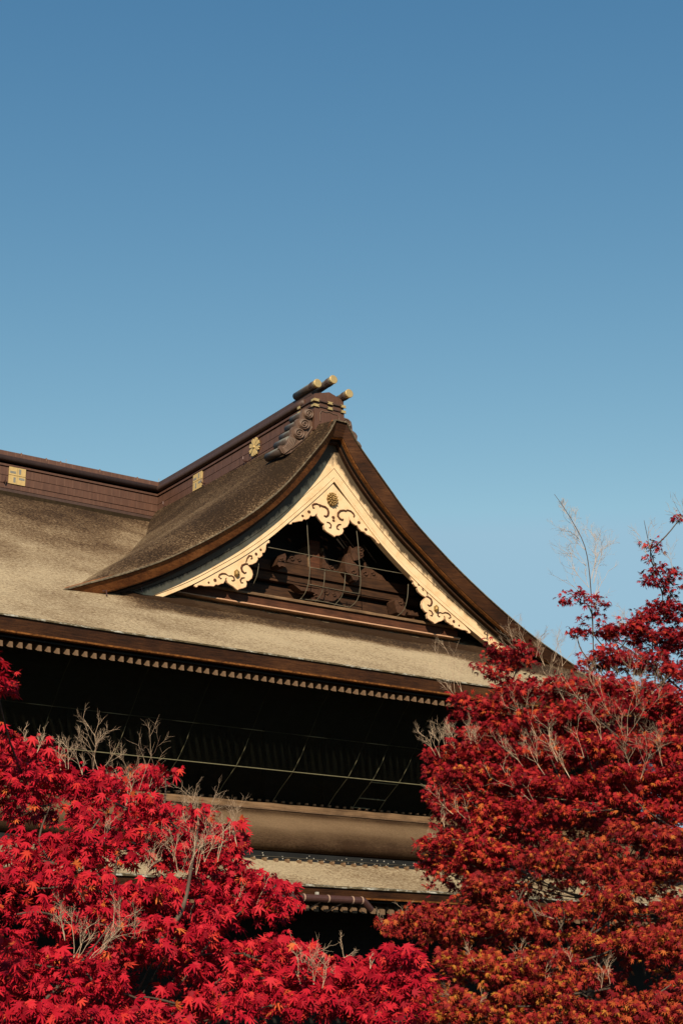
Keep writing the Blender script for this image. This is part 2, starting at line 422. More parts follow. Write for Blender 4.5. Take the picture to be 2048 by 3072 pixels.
def eave_edge(name, x0, x1, Y0, zfun, thick, parent, n=60):
    """layered bark edge: lichen lip, brown undercut face, bottom lip coloured as if catching the sun"""
    a, b, c = MB(), MB(), MB()
    sa, sb, sc = [], [], []
    for X in lin(x0, x1, n):
        z = zfun(X)
        sa.append([(X, Y0 + 0.10, z + 0.04), (X, Y0 - 0.05, z - 0.0), (X, Y0 - 0.06, z - 0.06), (X, Y0 + 0.1, z - 0.06)])
        sb.append([(X, Y0 + 0.6, z + 0.2), (X, Y0 - 0.0, z - 0.07), (X, Y0 + 0.13, z - thick + 0.06), (X, Y0 + 0.6, z - thick + 0.06)])
        sc.append([(X, Y0 + 0.7, z - thick + 0.055), (X, Y0 + 0.10, z - thick + 0.055), (X, Y0 + 0.12, z - thick), (X, Y0 + 0.7, z - thick + 0.02)])
    e = b.loft(sb).build(name, M['edge'], parent)
    a.loft(sa).build('lichen_lip', M['lichen'], e)
    c.loft(sc).build('highlight_lip', M['lip'], e)
    return e
tag(eave_edge('eave_edge', -34, 18.4, EY, lambda X: zroof(X, EY), 0.56, main_roof), 'thick brown layered edge of the upper eave')

# gable roof with its rolled verge
gr = MB()
for sgn in (-1, 1):
    rows, ats = [], []
    for i in range(61):
        x = 13.1 * (i / 60) ** 1.15
        r, a = [], []
        # find where this line meets the main slope
        lo, hi = 0.0, 17.2
        for _ in range(40):
            m_ = (lo + hi) / 2
            if zgable(sgn * x, m_) > zmain(m_): lo = m_
            else: hi = m_
        y1 = lo + 0.25
        for k in range(25):
            Y = y1 * (k / 24) ** 1.4
            z = zgable(sgn * x, Y) + 0.015 * math.sin(Y * 2.1 + x * 1.1)
            if k == 24: z -= 0.15
            r.append((sgn * x, Y, z))
            fromv = y1 - Y
            w = 0.10 + 0.30 * sstep(2.0, 4.2, Y) * sstep(2.5, 6, x) + 0.5 * (1 - sstep(0.1, 2.0, fromv)) * sstep(5, 9, x)
            w += 0.26 * (1 - sstep(0.08, 0.4, Y)) + 0.10 * sstep(6, 11, x)
            if x < 3: w *= 0.55 + 0.15 * x
            a.append(min(1, w))
        rows.append(r); ats.append(a)
    gr.grid(rows, ats, sgn < 0)
gable_roof = gr.build('gable_roof', M['thatch_side'], main_roof, True, 'weather')
tag(gable_roof, 'steep dark brown bark gable roof')

def vth(x): return lerp([(0, 0.62), (0.5, 0.68), (1.5, 0.80), (3, 0.68), (4.4, 0.58), (7, 0.58), (11, 0.52), (13.4, 0.45)], abs(x))
XS = sorted([-13.0 + 26.0 * i / 160 for i in range(161)] + [-0.54, 0.04])
vb, vl, vo, vs_ = [], [], [], []
for x in XS:
    z, t = zverge(x), vth(x)
    vb.append([(x, 0.3, z + 0.1), (x, 0.02, z - 0.07), (x, 0.29, z - t), (x, 0.7, z - t)])
    vl.append([(x, 0.2, z + 0.06), (x, -0.05, z), (x, -0.05, z - 0.045), (x, 0.2, z - 0.045)])
    vo.append([(x, 0.55, z - t + 0.03), (x, 0.325, z - t + 0.035), (x, 0.34, z - t - 0.03), (x, 0.55, z - t - 0.03)])
    vs_.append([(x, 2.9, z - t + 0.25), (x, 0.57, z - t + 0.02), (x, 0.57, z - t - 0.06), (x, 2.9, z - t - 0.02)])
iz = XS.index(-0.54) + 1
ve = MB().loft(vb[:iz + 1]).build('gable_verge', M['edge_red'], main_roof); tag(ve, 'red brown layered bark edge of the left gable slope')
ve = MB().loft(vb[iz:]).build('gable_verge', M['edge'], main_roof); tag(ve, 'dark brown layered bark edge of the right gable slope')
def sub(name, secs, m, parent): return MB().loft(secs).build(name, m, parent)
verge_lip = sub('verge_lip', vl, M['verge_lip'], hall); verge_lower = sub('verge_highlight_lip', vo, M['lip'], hall)
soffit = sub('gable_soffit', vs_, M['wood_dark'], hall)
# moulding under the verge
mo = []
for x in XS[6:-6]:
    z = zverge(x) - vth(x) - 0.10
    mo.append([(x, 0.9, z + 0.02), (x, 0.70, z + 0.02), (x, 0.70, z - 0.09), (x, 0.9, z - 0.09)])
sub('verge_moulding', mo, M['wood'], hall)

# bargeboards
ZB = [(0, 24.5), (0.6, 23.88), (1.4, 23.1), (2.4, 22.15), (3.3, 21.33), (4.6, 20.30), (5.8, 19.48), (6.8, 18.83), (8.0, 18.17), (9.2, 17.6), (10.4, 17.1)]
ZBR = [(0, 24.5), (1.2, 23.32), (2.45, 22.12), (3.5, 21.29), (5, 20.28), (6.5, 19.40), (8.51, 18.3), (10.4, 17.35)]
def zbarge(x): return lerp(ZB, -x) if x < 0 else lerp(ZBR, x)
def ztop(x): return zverge(x) - vth(x) - 0.16
for sgn in (-1, 1):
    bb = MB()
    def band(f0, f1, y0, n=60):
        rows = []; ats = []
        secs = []
        for i in range(n):
            x = sgn * 10.2 * i / (n - 1)
            z0, z1 = f0(x), f1(x)
            h = ztop(x) - zbarge(x)
            zs = lin(z0, z1, 7)
            secs.append([(x, y0, z) for z in zs] + [(x, 1.22, z1), (x, 1.22, z0)])
            ats.append([max(0.0, min(1.0, (z - zbarge(x)) / max(h, .1) * 1.0 - 0.12)) ** 1.3 * 1.35 * (1.1 if sgn > 0 else 1.25) for z in zs] + [1, 0])  # mould, made stronger on the left to deepen the verge's shade
        nn = len(secs[0]); vs2 = [p for r_ in secs for p in r_]; fs2 = []
        for i in range(n - 1):
            for j in range(nn):
                q = (i * nn + j, i * nn + (j + 1) % nn, (i + 1) * nn + (j + 1) % nn, (i + 1) * nn + j)
                fs2.append(q if sgn < 0 else q[::-1])
        bb.add(vs2, fs2, [a for r_ in ats for a in r_])
    band(zbarge, lambda x: zbarge(x) + 0.17, 0.905)
    band(lambda x: zbarge(x) + 0.20, lambda x: min(zbarge(x) + 0.60, ztop(x) - 0.05), 0.925)
    band(lambda x: min(zbarge(x) + 0.63, ztop(x) - 0.03), lambda x: ztop(x), 0.91)
    o = bb.build('bargeboard', M['cream'], hall, False, 'stain_shade')
    tag(o, 'cream bargeboard with black mould along its top' if sgn > 0 else 'left cream bargeboard with mould and painted shade along its top')

# pendants: outline traced on the plane of the bargeboard
def tr(pts, ox, oy, zm, Y, sgn=1):
    out = []
    for x, y in pts:
        p = atY(ox + x / zm, oy + y / zm, Y); out.append((p.x, p.z))
    return out
def spiral(cx, cy, r0, r1, a0, a1, n=14):
    return [(cx + (r0 + (r1 - r0) * i / (n - 1)) * math.cos(R(a0 + (a1 - a0) * i / (n - 1))), cy + (r0 + (r1 - r0) * i / (n - 1)) * math.sin(R(a0 + (a1 - a0) * i / (n - 1)))) for i in range(n)]
PY = 0.92
G1 = [(95,700),(83,725),(110,742),(135,735),(140,712),(195,705),(250,692),(300,690),(320,660),(360,668),(400,650),(430,600),(455,616),(495,610),(530,570),
      (535,610),(560,655),(600,705),(650,738),(640,775),(650,820),(690,860),(740,890),(795,925),(805,938),(825,918),(880,915),(925,890),(945,850),(935,800),
      (965,797),(1005,775),(1035,720),(1035,665),(1028,625),(1050,675),(1090,725),(1140,758),(1160,755),(1190,810),(1230,850),(1275,862),(1310,900),(1370,925),(1420,960),(1455,995),(1475,1030),(1500,1046),(1522,1025),(1512,995),
      (1400,860),(1200,610),(1000,370),(860,205),(750,70),(640,180),(450,370),(250,550)]
pend = empty('gable_pendant'); pend.parent = hall
tag(pend, 'cream carved scroll pendant at the gable peak')
poly = tr(G1, 850, 1430, 5.227, PY)
pl = MB().plate(poly, PY + 0.03, PY + 0.14).build('pendant_board', M['cream'], pend, False, 'stain_shade')
gv = MB()
def groove(pts, ox, oy, zm, r, closed=False):
    q = []
    for x, y in pts:
        p = atY(ox + x / zm, oy + y / zm, PY + 0.025); q.append((p.x, p.y, p.z))
    r = r * 1.25
    MB().tube(q, [r * (0.55 + 0.45 * math.sin(math.pi * (0.15 + 0.7 * i / max(1, len(q) - 1)))) for i in range(len(q))], 6).build('groove_shade', M['groove'], pend)
Z5 = (850, 1430, 5.227)
groove([(560,440),(600,460),(650,475),(690,510),(705,560),(695,605),(665,628),(635,610)], *Z5, 0.042)
groove([(985,540),(940,528),(890,535),(855,570),(852,620),(880,660),(920,680),(935,665)], *Z5, 0.042)
groove([(460,470),(455,445),(480,430),(520,425),(560,445),(575,475)], *Z5, 0.035)
groove([(455,455),(465,490),(485,490)], *Z5, 0.03)
groove([(970,540),(1000,525),(1050,540),(1090,575),(1110,610),(1100,635)], *Z5, 0.035)
groove([(680,712),(720,725),(745,760),(740,800),(715,800)], *Z5, 0.03)
groove([(900,748),(860,752),(835,785),(840,815),(870,830)], *Z5, 0.03)
for c in [(780,640,.05),(785,690,.042),(400,552,.05),(300,615,.04),(1180,720,.05),(1290,828,.045)]:
    p = atY(850 + c[0] / 5.227, 1430 + c[1] / 5.227, PY + 0.03)
    MB().plate([(p.x + 1.4 * c[2] * math.cos(k * math.pi / 5) * 1.2, p.z + 1.4 * c[2] * math.sin(k * math.pi / 5)) for k in range(10)], p.y - 0.012, p.y + .05).build('hole_shade', M['groove'], pend)
def rim(poly, r, parent, lo, hi):
    t = MB(); pts = [(x, PY + 0.045, z) for x, z in poly[lo:hi]]
    t.tube(pts, r, 6).build('worn_rim', M['pink_edge'], parent)
rim(poly, 0.022, pend, 1, 51)
# flower boss
cr = MB(); cc = atY(998, 1497, PY - 0.08)
for ring, (nn, rr, sz, yy) in enumerate([(12, 0.23, 0.062, 0.0), (10, 0.15, 0.05, -0.04), (6, 0.07, 0.045, -0.07), (1, 0, 0.05, -0.09)]):
    for k in range(nn):
        a = 2 * math.pi * k / nn + ring * 0.3
        c = Vector((cc.x + rr * math.cos(a), cc.y + yy, cc.z + 1.12 * rr * math.sin(a)))
        secs = []
        for q, s in ((0.06, 0.9), (0.0, 1.0), (-0.05, 0.6), (-0.065, 0.15)):
            secs.append([(c.x + sz * s * math.cos(j * math.pi / 4), c.y + q, c.z + sz * s * math.sin(j * math.pi / 4)) for j in range(8)])
        cr.loft(secs)
cr.tube([(cc.x, cc.y + 0.1, cc.z), (cc.x, cc.y + 0.0, cc.z)], 0.2, 16)
cr.build('flower_boss', M['gold_old'], pend)

G2 = [(130,800),(125,822),(155,840),(178,830),(180,812),(230,808),(285,822),(330,822),(380,820),(430,825),(465,795),(500,805),(545,785),(580,780),(605,740),(615,700),(640,690),
      (632,725),(650,770),(695,805),(740,830),(785,870),(805,885),(830,868),(890,855),(935,835),(948,790),(935,738),(975,742),(1025,700),(1042,640),(1030,580),(1000,540),(965,500),(940,490),
      (925,465),(945,480),(975,490),(1035,480),(1095,450),(1122,405),(1118,372),(1150,378),(1190,345),(1188,300),(1225,295),(1245,245),(1250,180),(1270,148),(1300,145),(1303,115),(1280,88),(1250,100),
      (1100,210),(900,330),(600,520),(350,665)]
Z6 = (560, 1600, 5.227)
side = tr(G2, *Z6, PY)
def mirror_pend(sgn):
    global gv
    e = empty('side_pendant'); e.parent = hall
    ox_ = 0.68 if sgn > 0 else 0.0
    f = (lambda P: [(abs(x) * sgn + ox_, z) for x, z in P])
    pp = f(side)
    if sgn > 0: pp = pp[::-1]
    MB().plate(pp, PY + 0.03, PY + 0.14).build('pendant_board', M['cream'], e, False, 'stain_shade')
    gv = MB()
    def gr2(pts, r):
        q = []
        for x, y in pts:
            p = atY(Z6[0] + x / Z6[2], Z6[1] + y / Z6[2], PY + 0.025); q.append((abs(p.x) * sgn + ox_, p.y, p.z))
        r = r * 1.25
        MB().tube(q, [r * (0.6 + 0.4 * math.sin(math.pi * i / max(1, len(q) - 1))) for i in range(len(q))], 6).build('groove_shade', M['groove'], e)
    gr2([(960,480),(920,478),(870,500),(855,545),(870,595),(905,625),(935,612)], 0.04)
    gr2([(500,690),(515,650),(560,630),(610,635),(650,662)], 0.032)
    gr2([(510,680),(530,710),(550,705)], 0.025)
    gr2([(655,668),(705,665),(740,690),(748,730),(725,745),(705,738)], 0.03)
    gr2([(910,695),(865,700),(840,735),(855,775),(885,775)], 0.03)
    gr2([(930,455),(950,390),(980,350),(1020,355),(1025,390),(1005,405)], 0.03)
    for c in [(445,735,.055),(345,772,.035),(1088,325,.05),(1160,258,.04)]:
        p = atY(Z6[0] + c[0] / Z6[2], Z6[1] + c[1] / Z6[2], PY + 0.03)
        MB().plate([(abs(p.x) * sgn + ox_ + c[2] * 1.35 * math.cos(k * math.pi / 5), p.z + c[2] * 1.35 * math.sin(k * math.pi / 5)) for k in range(10)], p.y - 0.012, p.y + .05).build('hole_shade', M['groove'], e)
    rim(pp if sgn < 0 else pp[::-1], 0.02, e, 0, 51)
    c = atY(560 + 795 / 5.227, 1600 + 625 / 5.227, PY - 0.05); cx = abs(c.x) * sgn + ox_
    bs = MB(); secs = []
    for rr, yy in ((0.16, 0.08), (0.17, 0.03), (0.12, -0.04), (0.05, -0.09)):
        secs.append([(cx + rr * math.cos(k * math.pi / 3 + .5) * 0.8, c.y + yy, c.z + rr * math.sin(k * math.pi / 3 + .5) * 1.1) for k in range(6)])
    bs.loft(secs).build('hexagon_boss', M['gold_old'], e)
    tag(e, 'cream scroll pendant low on the right bargeboard' if sgn > 0 else 'cream scroll pendant low on the left bargeboard')
mirror_pend(-1); mirror_pend(1)

# tympanum behind the bargeboards
TW = 3.2
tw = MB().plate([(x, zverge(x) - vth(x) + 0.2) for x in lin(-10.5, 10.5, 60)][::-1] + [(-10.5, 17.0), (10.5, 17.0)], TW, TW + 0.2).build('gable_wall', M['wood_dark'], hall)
Z4 = (750, 1500, 2.613)
def t4(x, y, Y): return atY(750 + x / 2.613, 1500 + y / 2.613, Y)
def beam(name, z0, z1, xh, y0, y1, m):
    n = 9; secs = []
    for X in lin(-xh, xh, n): secs.append([(X, y1, z0), (X, y0, z0), (X, y0, z1 - 0.03), (X, y0 + 0.03, z1), (X, y1, z1)])
    return MB().loft(secs).build(name, m, hall)
beam('gable_beam', 20.39, 20.85, 5.3, 2.2, TW + .05, M['wood'])
beam('gable_beam', 19.98, 20.36, 6.0, 2.32, TW + .05, M['wood'])
beam('gable_panel', 19.2, 19.76, 7.0, 2.4, TW + .05, M['wood'])
beam('gable_panel', 19.78, 19.96, 6.0, 2.65, TW + .05, M['wood_dark'])
beam('gable_sill', 18.93, 19.05, 7.0, 1.42, TW + .05, M['ledge'])
beam('gable_sill', 18.58, 18.92, 7.2, 1.52, TW + .05, M['wood_red'])
beam('gable_sill', 18.50, 18.56, 7.3, 1.44, TW + .05, M['pink_edge'])
ft = []
for X in lin(-10.2, 10.8, 80):
    d = 0.12 * abs(math.sin(X * 2.1)) + 0.07 * math.sin(X * 5)
    ft.append([(X, TW, 17.2), (X, 0.55, 17.45), (X, 0.62, 17.85 + d * .3), (X, 1.25, 18.2 + d * .2), (X, TW, 18.4)])
MB().loft(ft).build('gable_foot', M['thatch_brown'], hall)
# king strut
sx = t4(508, 460, 2.5).x
st = MB().box(sx - 0.27, sx + 0.27, 2.52, TW + .02, 20.7, 22.2).build('king_strut', M['wood_red'], hall)
for s in (-1, 1): MB().box(sx + s * 0.36 - 0.05, sx + s * 0.36 + 0.05, 2.42, TW, 20.7, 21.9).build('strut_edge', M['ledge'], st)
# carved brackets: stepped lobes on the beam
def carve(name, poly, y0, y1, label=None, curls=()):
    P = [(t4(x, y, y0).x, t4(x, y, y0).z) for x, y in poly]
    ar = sum(P[i][0] * P[(i + 1) % len(P)][1] - P[(i + 1) % len(P)][0] * P[i][1] for i in range(len(P)))
    if ar < 0: P = P[::-1]
    o = MB().plate(P, y0, y1).build(name, M['carving'], hall)
    if curls:
        for (cx, cy, r) in curls:
            q = [(t4(x, y, y0 - 0.02).x, y0 - 0.02, t4(x, y, y0 - 0.02).z) for x, y in spiral(cx, cy, r, r * 0.25, 200, 560, 16)]
            MB().tube(q, 0.035, 5).build('curl', M['carving'], o, True)
    return o
carve('carved_bracket', [(215,505),(225,460),(240,430),(275,418),(285,440),(280,480),(275,525),(250,515),(230,525)], 1.6, 2.2, None, [(255,470,16)])
carve('carved_cloud', [(290,485),(295,450),(320,425),(350,430),(375,425),(420,430),(445,420),(450,520),(400,510),(340,498)], 2.25, 2.6, None, [(330,462,20),(385,470,15)])
carve('carved_cloud', [(565,530),(575,400),(595,440),(620,505),(650,510),(690,500),(735,498),(745,560),(660,555)], 2.3, 2.6, None, [(640,530,16),(700,530,18)])
carve('carved_bracket', [(740,445),(760,420),(790,415),(805,440),(800,470),(830,500),(850,520),(852,570),(850,620),(830,640),(810,630),(795,600),(770,575),(750,560),(745,500)], 1.75, 2.3, None, [(815,570,22)])
carve('lion_carving', [(790,400),(785,360),(805,385),(840,362),(880,362),(895,385),(885,410),(890,440),(870,455),(845,470),(810,475),(795,440)], 1.7, 2.3, None, [(868,385,16),(868,425,14)])
carve('carved_cloud', [(870,600),(870,555),(900,475),(915,530),(950,540),(1000,575),(1030,590),(1065,635),(1000,625),(930,612)], 2.2, 2.6, None, [(905,580,20),(965,580,16)])
carve('frog_leg_strut', [(340,660),(400,680),(470,690),(540,700),(600,690),(640,715),(700,725),(735,720),(700,760),(660,790),(600,800),(560,780),(490,790),(480,770),(540,740),(470,715),(400,710)], 1.75, 2.25, None, [(520,755,22),(600,730,18),(660,745,14)])
carve('carved_bracket', [(1130,790),(1160,765),(1195,775),(1205,830),(1225,860),(1220,910),(1190,900),(1150,880),(1140,840)], 1.7, 2.3, None, [(1180,810,18)])
carve('carved_bracket', [(1235,875),(1270,865),(1290,885),(1310,880),(1320,910),(1240,900)], 1.7, 2.3)
for x, y in [(555,293),(590,310),(300,312),(588,370),(693,382),(748,333)]:
    p = t4(x, y, 2.2)
    MB().tube([(p.x - 0.12, 2.2, p.z + 0.06), (p.x, 2.12, p.z), (p.x + 0.13, 2.2, p.z - 0.08)], [0.02, 0.06, 0.02], 6).build('carved_tip', M['carving'], hall, True)

# ------------------------------------------------------------------ copper clad ridges
RT = [  # z0, z1, half width bottom, half width top, material
    (25.9, 26.40, 1.22, 1.14, 'moss_shade'), (26.40, 26.66, 0.84, 0.80, 'copper_dark'), (26.70, 26.93, 0.76, 0.75, 'copper'), (26.965, 27.34, 0.755, 0.745, 'copper'),
    (27.365, 27.77, 0.75, 0.74, 'copper'), (27.82, 27.92, 0.80, 0.80, 'copper'), (27.92, 28.06, 0.70, 0.70, 'copper_dark'),
    (28.37, 28.62, 0.74, 0.70, 'copper')]
def yz(Y): return 0.30 * max(0, (16.0 - Y) / 14.2) ** 1.5
ridge = empty('long_ridge'); ridge.parent = hall; tag(ridge, 'long brown copper ridge running left')
ridge2 = empty('gable_ridge'); ridge2.parent = hall; tag(ridge2, 'rising brown copper ridge over the gable')
RX = 16.77
def ridge_x(parts, which):
    for z0, z1, w0, w1, m in RT:
        nm = 'ridge_course' if m == 'copper' else 'ridge_flashing'
        if which == 1 and z0 > 28.3: m = 'copper_dark'
        if z0 < 26.3: nm = 'ridge_base'
        if which == 0:
            secs = [[(X, RX - w0, z0), (X, RX - w1, z1), (X, RX + w1, z1), (X, RX + w0, z0)] for X in (-40, -0.0)]
        else:
            secs = [[(w0, Y, z0 + yz(Y)), (w1, Y, z1 + yz(Y)), (-w1, Y, z1 + yz(Y)), (-w0, Y, z0 + yz(Y))] for Y in lin(1.7, RX + (w0 if z0 < 28 else .3), 30)]
        MB().loft(secs).build(nm, M[m], ridge if which == 0 else ridge2)
    # dark core between the courses and the rounded cap
    if which == 0:
        MB().box(-40, 0, RX - 0.70, RX + 0.70, 26.5, 28.5).build('ridge_core', M['copper_dark'], ridge)
        prof = [(0.84, 28.06), (0.885, 28.10), (0.90, 28.20), (0.87, 28.30), (0.80, 28.36)]
        secs = [[(X, RX - w, z) for w, z in prof] + [(X, RX + w, z) for w, z in prof[::-1]] for X in (-40, -0.1)]
        MB().loft(secs).build('ridge_cap', M['copper_dark'], ridge, True)
    else:
        secs = [[(0.70, Y, 26.5 + yz(Y)), (0.70, Y, 28.5 + yz(Y)), (-0.70, Y, 28.5 + yz(Y)), (-0.70, Y, 26.5 + yz(Y))] for Y in lin(1.75, RX, 20)]
        MB().loft(secs).build('ridge_core', M['copper_dark'], ridge2)
        prof = [(0.84, 28.06), (0.885, 28.10), (0.90, 28.20), (0.87, 28.30), (0.80, 28.36)]
        secs = [[(w, Y, z + yz(Y)) for w, z in prof] + [(-w, Y, z + yz(Y)) for w, z in prof[::-1]] for Y in lin(2.2, RX + .5, 24)]
        MB().loft(secs).build('ridge_cap', M['copper_dark'], ridge2, True)
ridge_x(RT, 0); ridge_x(RT, 1)
sm = MB(); s2 = MB()
for ri, (z0, z1, w0, w1, m) in enumerate(RT):
    if m != 'copper' or ri == 5: continue
    off = (0, 0, .1, .31, .2, 0, 0, .15)[ri]
    X = -14.0 + off
    while X < -0.8:
        sm.add([(X, RX - w0 - .004, z0), (X + .013, RX - w0 - .004, z0), (X + .013, RX - w1 - .004, z1), (X, RX - w1 - .004, z1)], [(0, 1, 2, 3)]); X += 0.435
    if ri == 7: continue
    Y = 4.0 + off
    while Y < 15.9:
        s2.add([(-w0 - .004, Y + .022, z0 + yz(Y)), (-w0 - .004, Y, z0 + yz(Y)), (-w1 - .004, Y, z1 + yz(Y)), (-w1 - .004, Y + .022, z1 + yz(Y))], [(0, 1, 2, 3)]); Y += 0.87
sm.build('seam', M['seam'], ridge); s2.build('seam', M['copper_dark'], ridge2)
for px in (64, 183, 302, 415, 140):
    p = atY(px, 1380, RX - 0.7)
    MB().box(p.x - .03, p.x + .03, RX - .72, RX - .66, 28.36, 28.66).build('ridge_clip', M['seam'], ridge)
for X in (-3.2, -5.9):
    pass
# small hooks on the ridges, lightning rods
def hook(X, Y, z, dx, dy, parent):
    t = MB().tube([(X, Y, z), (X + dx * .16, Y + dy * .16, z - .02), (X + dx * .2, Y + dy * .2, z + .06), (X + dx * .2, Y + dy * .2, z + .2)], 0.03, 6)
    t.build('hook', M['pipe'], parent)
for px, py in [(12, 1446)]:
    p = atY(px, py, RX - .76); hook(p.x, p.y, p.z, 0, -1, ridge)
for px, py in [(500, 1518), (615, 1450), (740, 1384)]:
    p = atX(px, py, -.76); hook(-.76, p.y, p.z, -1, 0, ridge2)
def rod(p, h, parent): MB().tube([p, (p[0], p[1], p[2] + h)], 0.014, 5).build('lightning_rod', M['steel'], parent)
for px, py in [(199, 1388), (477, 1446)]:
    p = atY(px, py, RX - .3); rod((p.x, p.y, 28.55), 0.42, ridge)
for px, py in [(853, 1221), (660, 1340)]:
    p = atX(px, py, 0); rod((0, p.y, 28.55 + yz(p.y)), 0.4, ridge2)
# gilt plates with grey inlays
def plate_at(axis, u, z0, z1, w, parent):
    e = empty('gilt_plate'); e.parent = parent
    def bx(mb, u0, u1, a, b, proud):
        if axis == 'x': mb.box(u0, u1, RX - .80 - proud, RX - .72, a, b)
        else: mb.box(-.80 - proud, -.72, u0, u1, a, b)
    zc = (z0 + z1) / 2; g_ = 0.012
    q = MB(); s_ = 1 if axis == 'x' else -1
    for (ua, ub) in ((u - w, u), (u, u + w)):
        bx(q, ua + g_ * .5, ub - g_ * .5, z0, zc - g_, 0.0); bx(q, ua + g_ * .5, ub - g_ * .5, zc + g_, z1, 0.0)
    q.build('gilt_sheet', M['gold_flat'], e)
    i_ = MB(); h = (z1 - z0) / 2
    for (du, dz, hw, hh) in ((0.30, 0.52, .13, .30), (-0.52, 0.34, .34, .13), (-0.30, -0.52, .13, .30), (0.55, -0.30, .34, .13)):
        bx(i_, u + s_ * du * w - hw * w, u + s_ * du * w + hw * w, zc + (dz - hh) * h, zc + (dz + hh) * h, 0.006)
    i_.build('inlay', M['grey_inlay'], e)
p = atY(53, 1425, RX - .8); plate_at('x', p.x, 26.96, 27.84, 0.44, ridge)
p = atX(592, 1444, -.8); plate_at('y', p.y, 26.98 + yz(p.y), 27.86 + yz(p.y), 0.44, ridge2)
# gilt flower crest on the gable ridge
e = empty('gilt_crest'); e.parent = ridge2
p = atX(764, 1341, -.8)
cb = MB()
for k in range(8):
    a = k * math.pi / 4 + math.pi / 8
    secs = []
    c0 = (math.cos(a), math.sin(a))
    poly_ = []
    for (rr, da) in ((0.10, -.3), (0.30, -.30), (0.42, -.24), (0.46, -.12), (0.42, 0), (0.46, .12), (0.42, .24), (0.30, .30), (0.10, .3)):
        poly_.append((rr * math.cos(a + da), rr * math.sin(a + da)))
    secs = [[(-.78, p.y + u_, p.z + v_) for u_, v_ in poly_], [(-.84, p.y + u_, p.z + v_) for u_, v_ in poly_]]
    cb.loft(secs)
cb.tube([(-.78, p.y, p.z), (-.90, p.y, p.z)], [.09, .05], 10)
cb.build('crest_petals', M['gold_flat'], e)
MB().tube([(-.77, p.y, p.z), (-.80, p.y, p.z)], 0.40, 20).build('crest_disc', M['grey_inlay'], e)

# end block
blk = empty('ridge_end_block'); blk.parent = hall; tag(blk, 'dark copper ridge end block with gilt fittings')
BF, BH = 1.3, 0.80
def tier(z0, z1, o, m='copper'):
    return MB().box(-BH - o, BH + o, BF - o, BF + 1.3, z0, z1).build('block_tier', M[m], blk)
tier(26.9, 28.02, 0.0); tier(28.02, 28.07, 0.05, 'copper_dark'); tier(28.07, 28.28, -0.03); tier(28.28, 28.33, 0.05, 'copper_dark')
MB().loft([[(BH - .02, y, 28.33), (BH - .02, y, 28.62), (0.0, y, 28.86), (-BH + .02, y, 28.62), (-BH + .02, y, 28.33)] for y in (BF + .02, BF + 1.4)]).build('block_top', M['copper'], blk)
for zc in (28.05, 28.305):
    for xc in (-BH, 0, BH):
        b_ = MB()
        w = 0.15
        pts = [(-w, .05), (-w * .6, 0), (-w, -.05), (w, -.05), (w * .6, 0), (w, .05)]
        x0 = xc + (0.08 if xc < 0 else -0.08 if xc > 0 else 0)
        b_.plate([(x0 + a, zc + b * 1.2) for a, b in pts], BF - .075, BF - .03)
        if xc < 0: b_.box(-BH - .075, -BH - .03, BF - .06, BF + .16, zc - .05, zc + .05)
        b_.build('gilt_fitting', M['gold'], blk)
for zc, py in ((28.05, 1), (28.305, 0)):
    MB().box(-BH - .07, -BH + .0, BF + 1.1, BF + 1.3, zc - .06, zc + .06).build('gilt_fitting', M['gold'], blk)
fr = MB()
fr.tube([(-.50, BF - .01, 27.35), (-.52, BF - .01, 27.7), (-.42, BF - .01, 27.86), (-.2, BF - .01, 27.84), (0, BF - .01, 27.90), (.2, BF - .01, 27.84), (.42, BF - .01, 27.86), (.52, BF - .01, 27.7), (.50, BF - .01, 27.35)], 0.025, 6)
fr.build('carved_frame', M['scroll'], blk)
# three ridge logs with gilt ends
def log(front, back, r, nm='ridge_log'):
    f, b_ = Vector(front), Vector(back)
    lg = MB().tube([b_, f], r, 16).build(nm, M['copper_green'], hall, True)
    d = (f - b_).normalized()
    MB().tube([f - d * .10, f - d * .03, f + d * .05, f + d * .06], [r * 1.02, r * 1.10, r * 1.10, r * .98], 18).build('gilt_end', M['gold'], lg)
    rg = MB()
    for k in (0.22, 0.30, 0.38): rg.tube([f - d * k, f - d * (k + .035)], r * 1.07, 14)
    rg.build('binding_ring', M['copper_dark'], lg)
fl = atX(951.5, 1150.4, -.72); fc = atX(999, 1139, 0.0); fr_ = atX(1046, 1181, .76)
log((-.72, fl.y, fl.z), (-.72, fl.y + 1.75, fl.z - .06), .185)
log((0, fc.y, fc.z), (0, fc.y + 1.8, fc.z - .12), .185)
log((.76, fr_.y, fr_.z), (.76, fr_.y + 1.75, fr_.z - .06), .185)
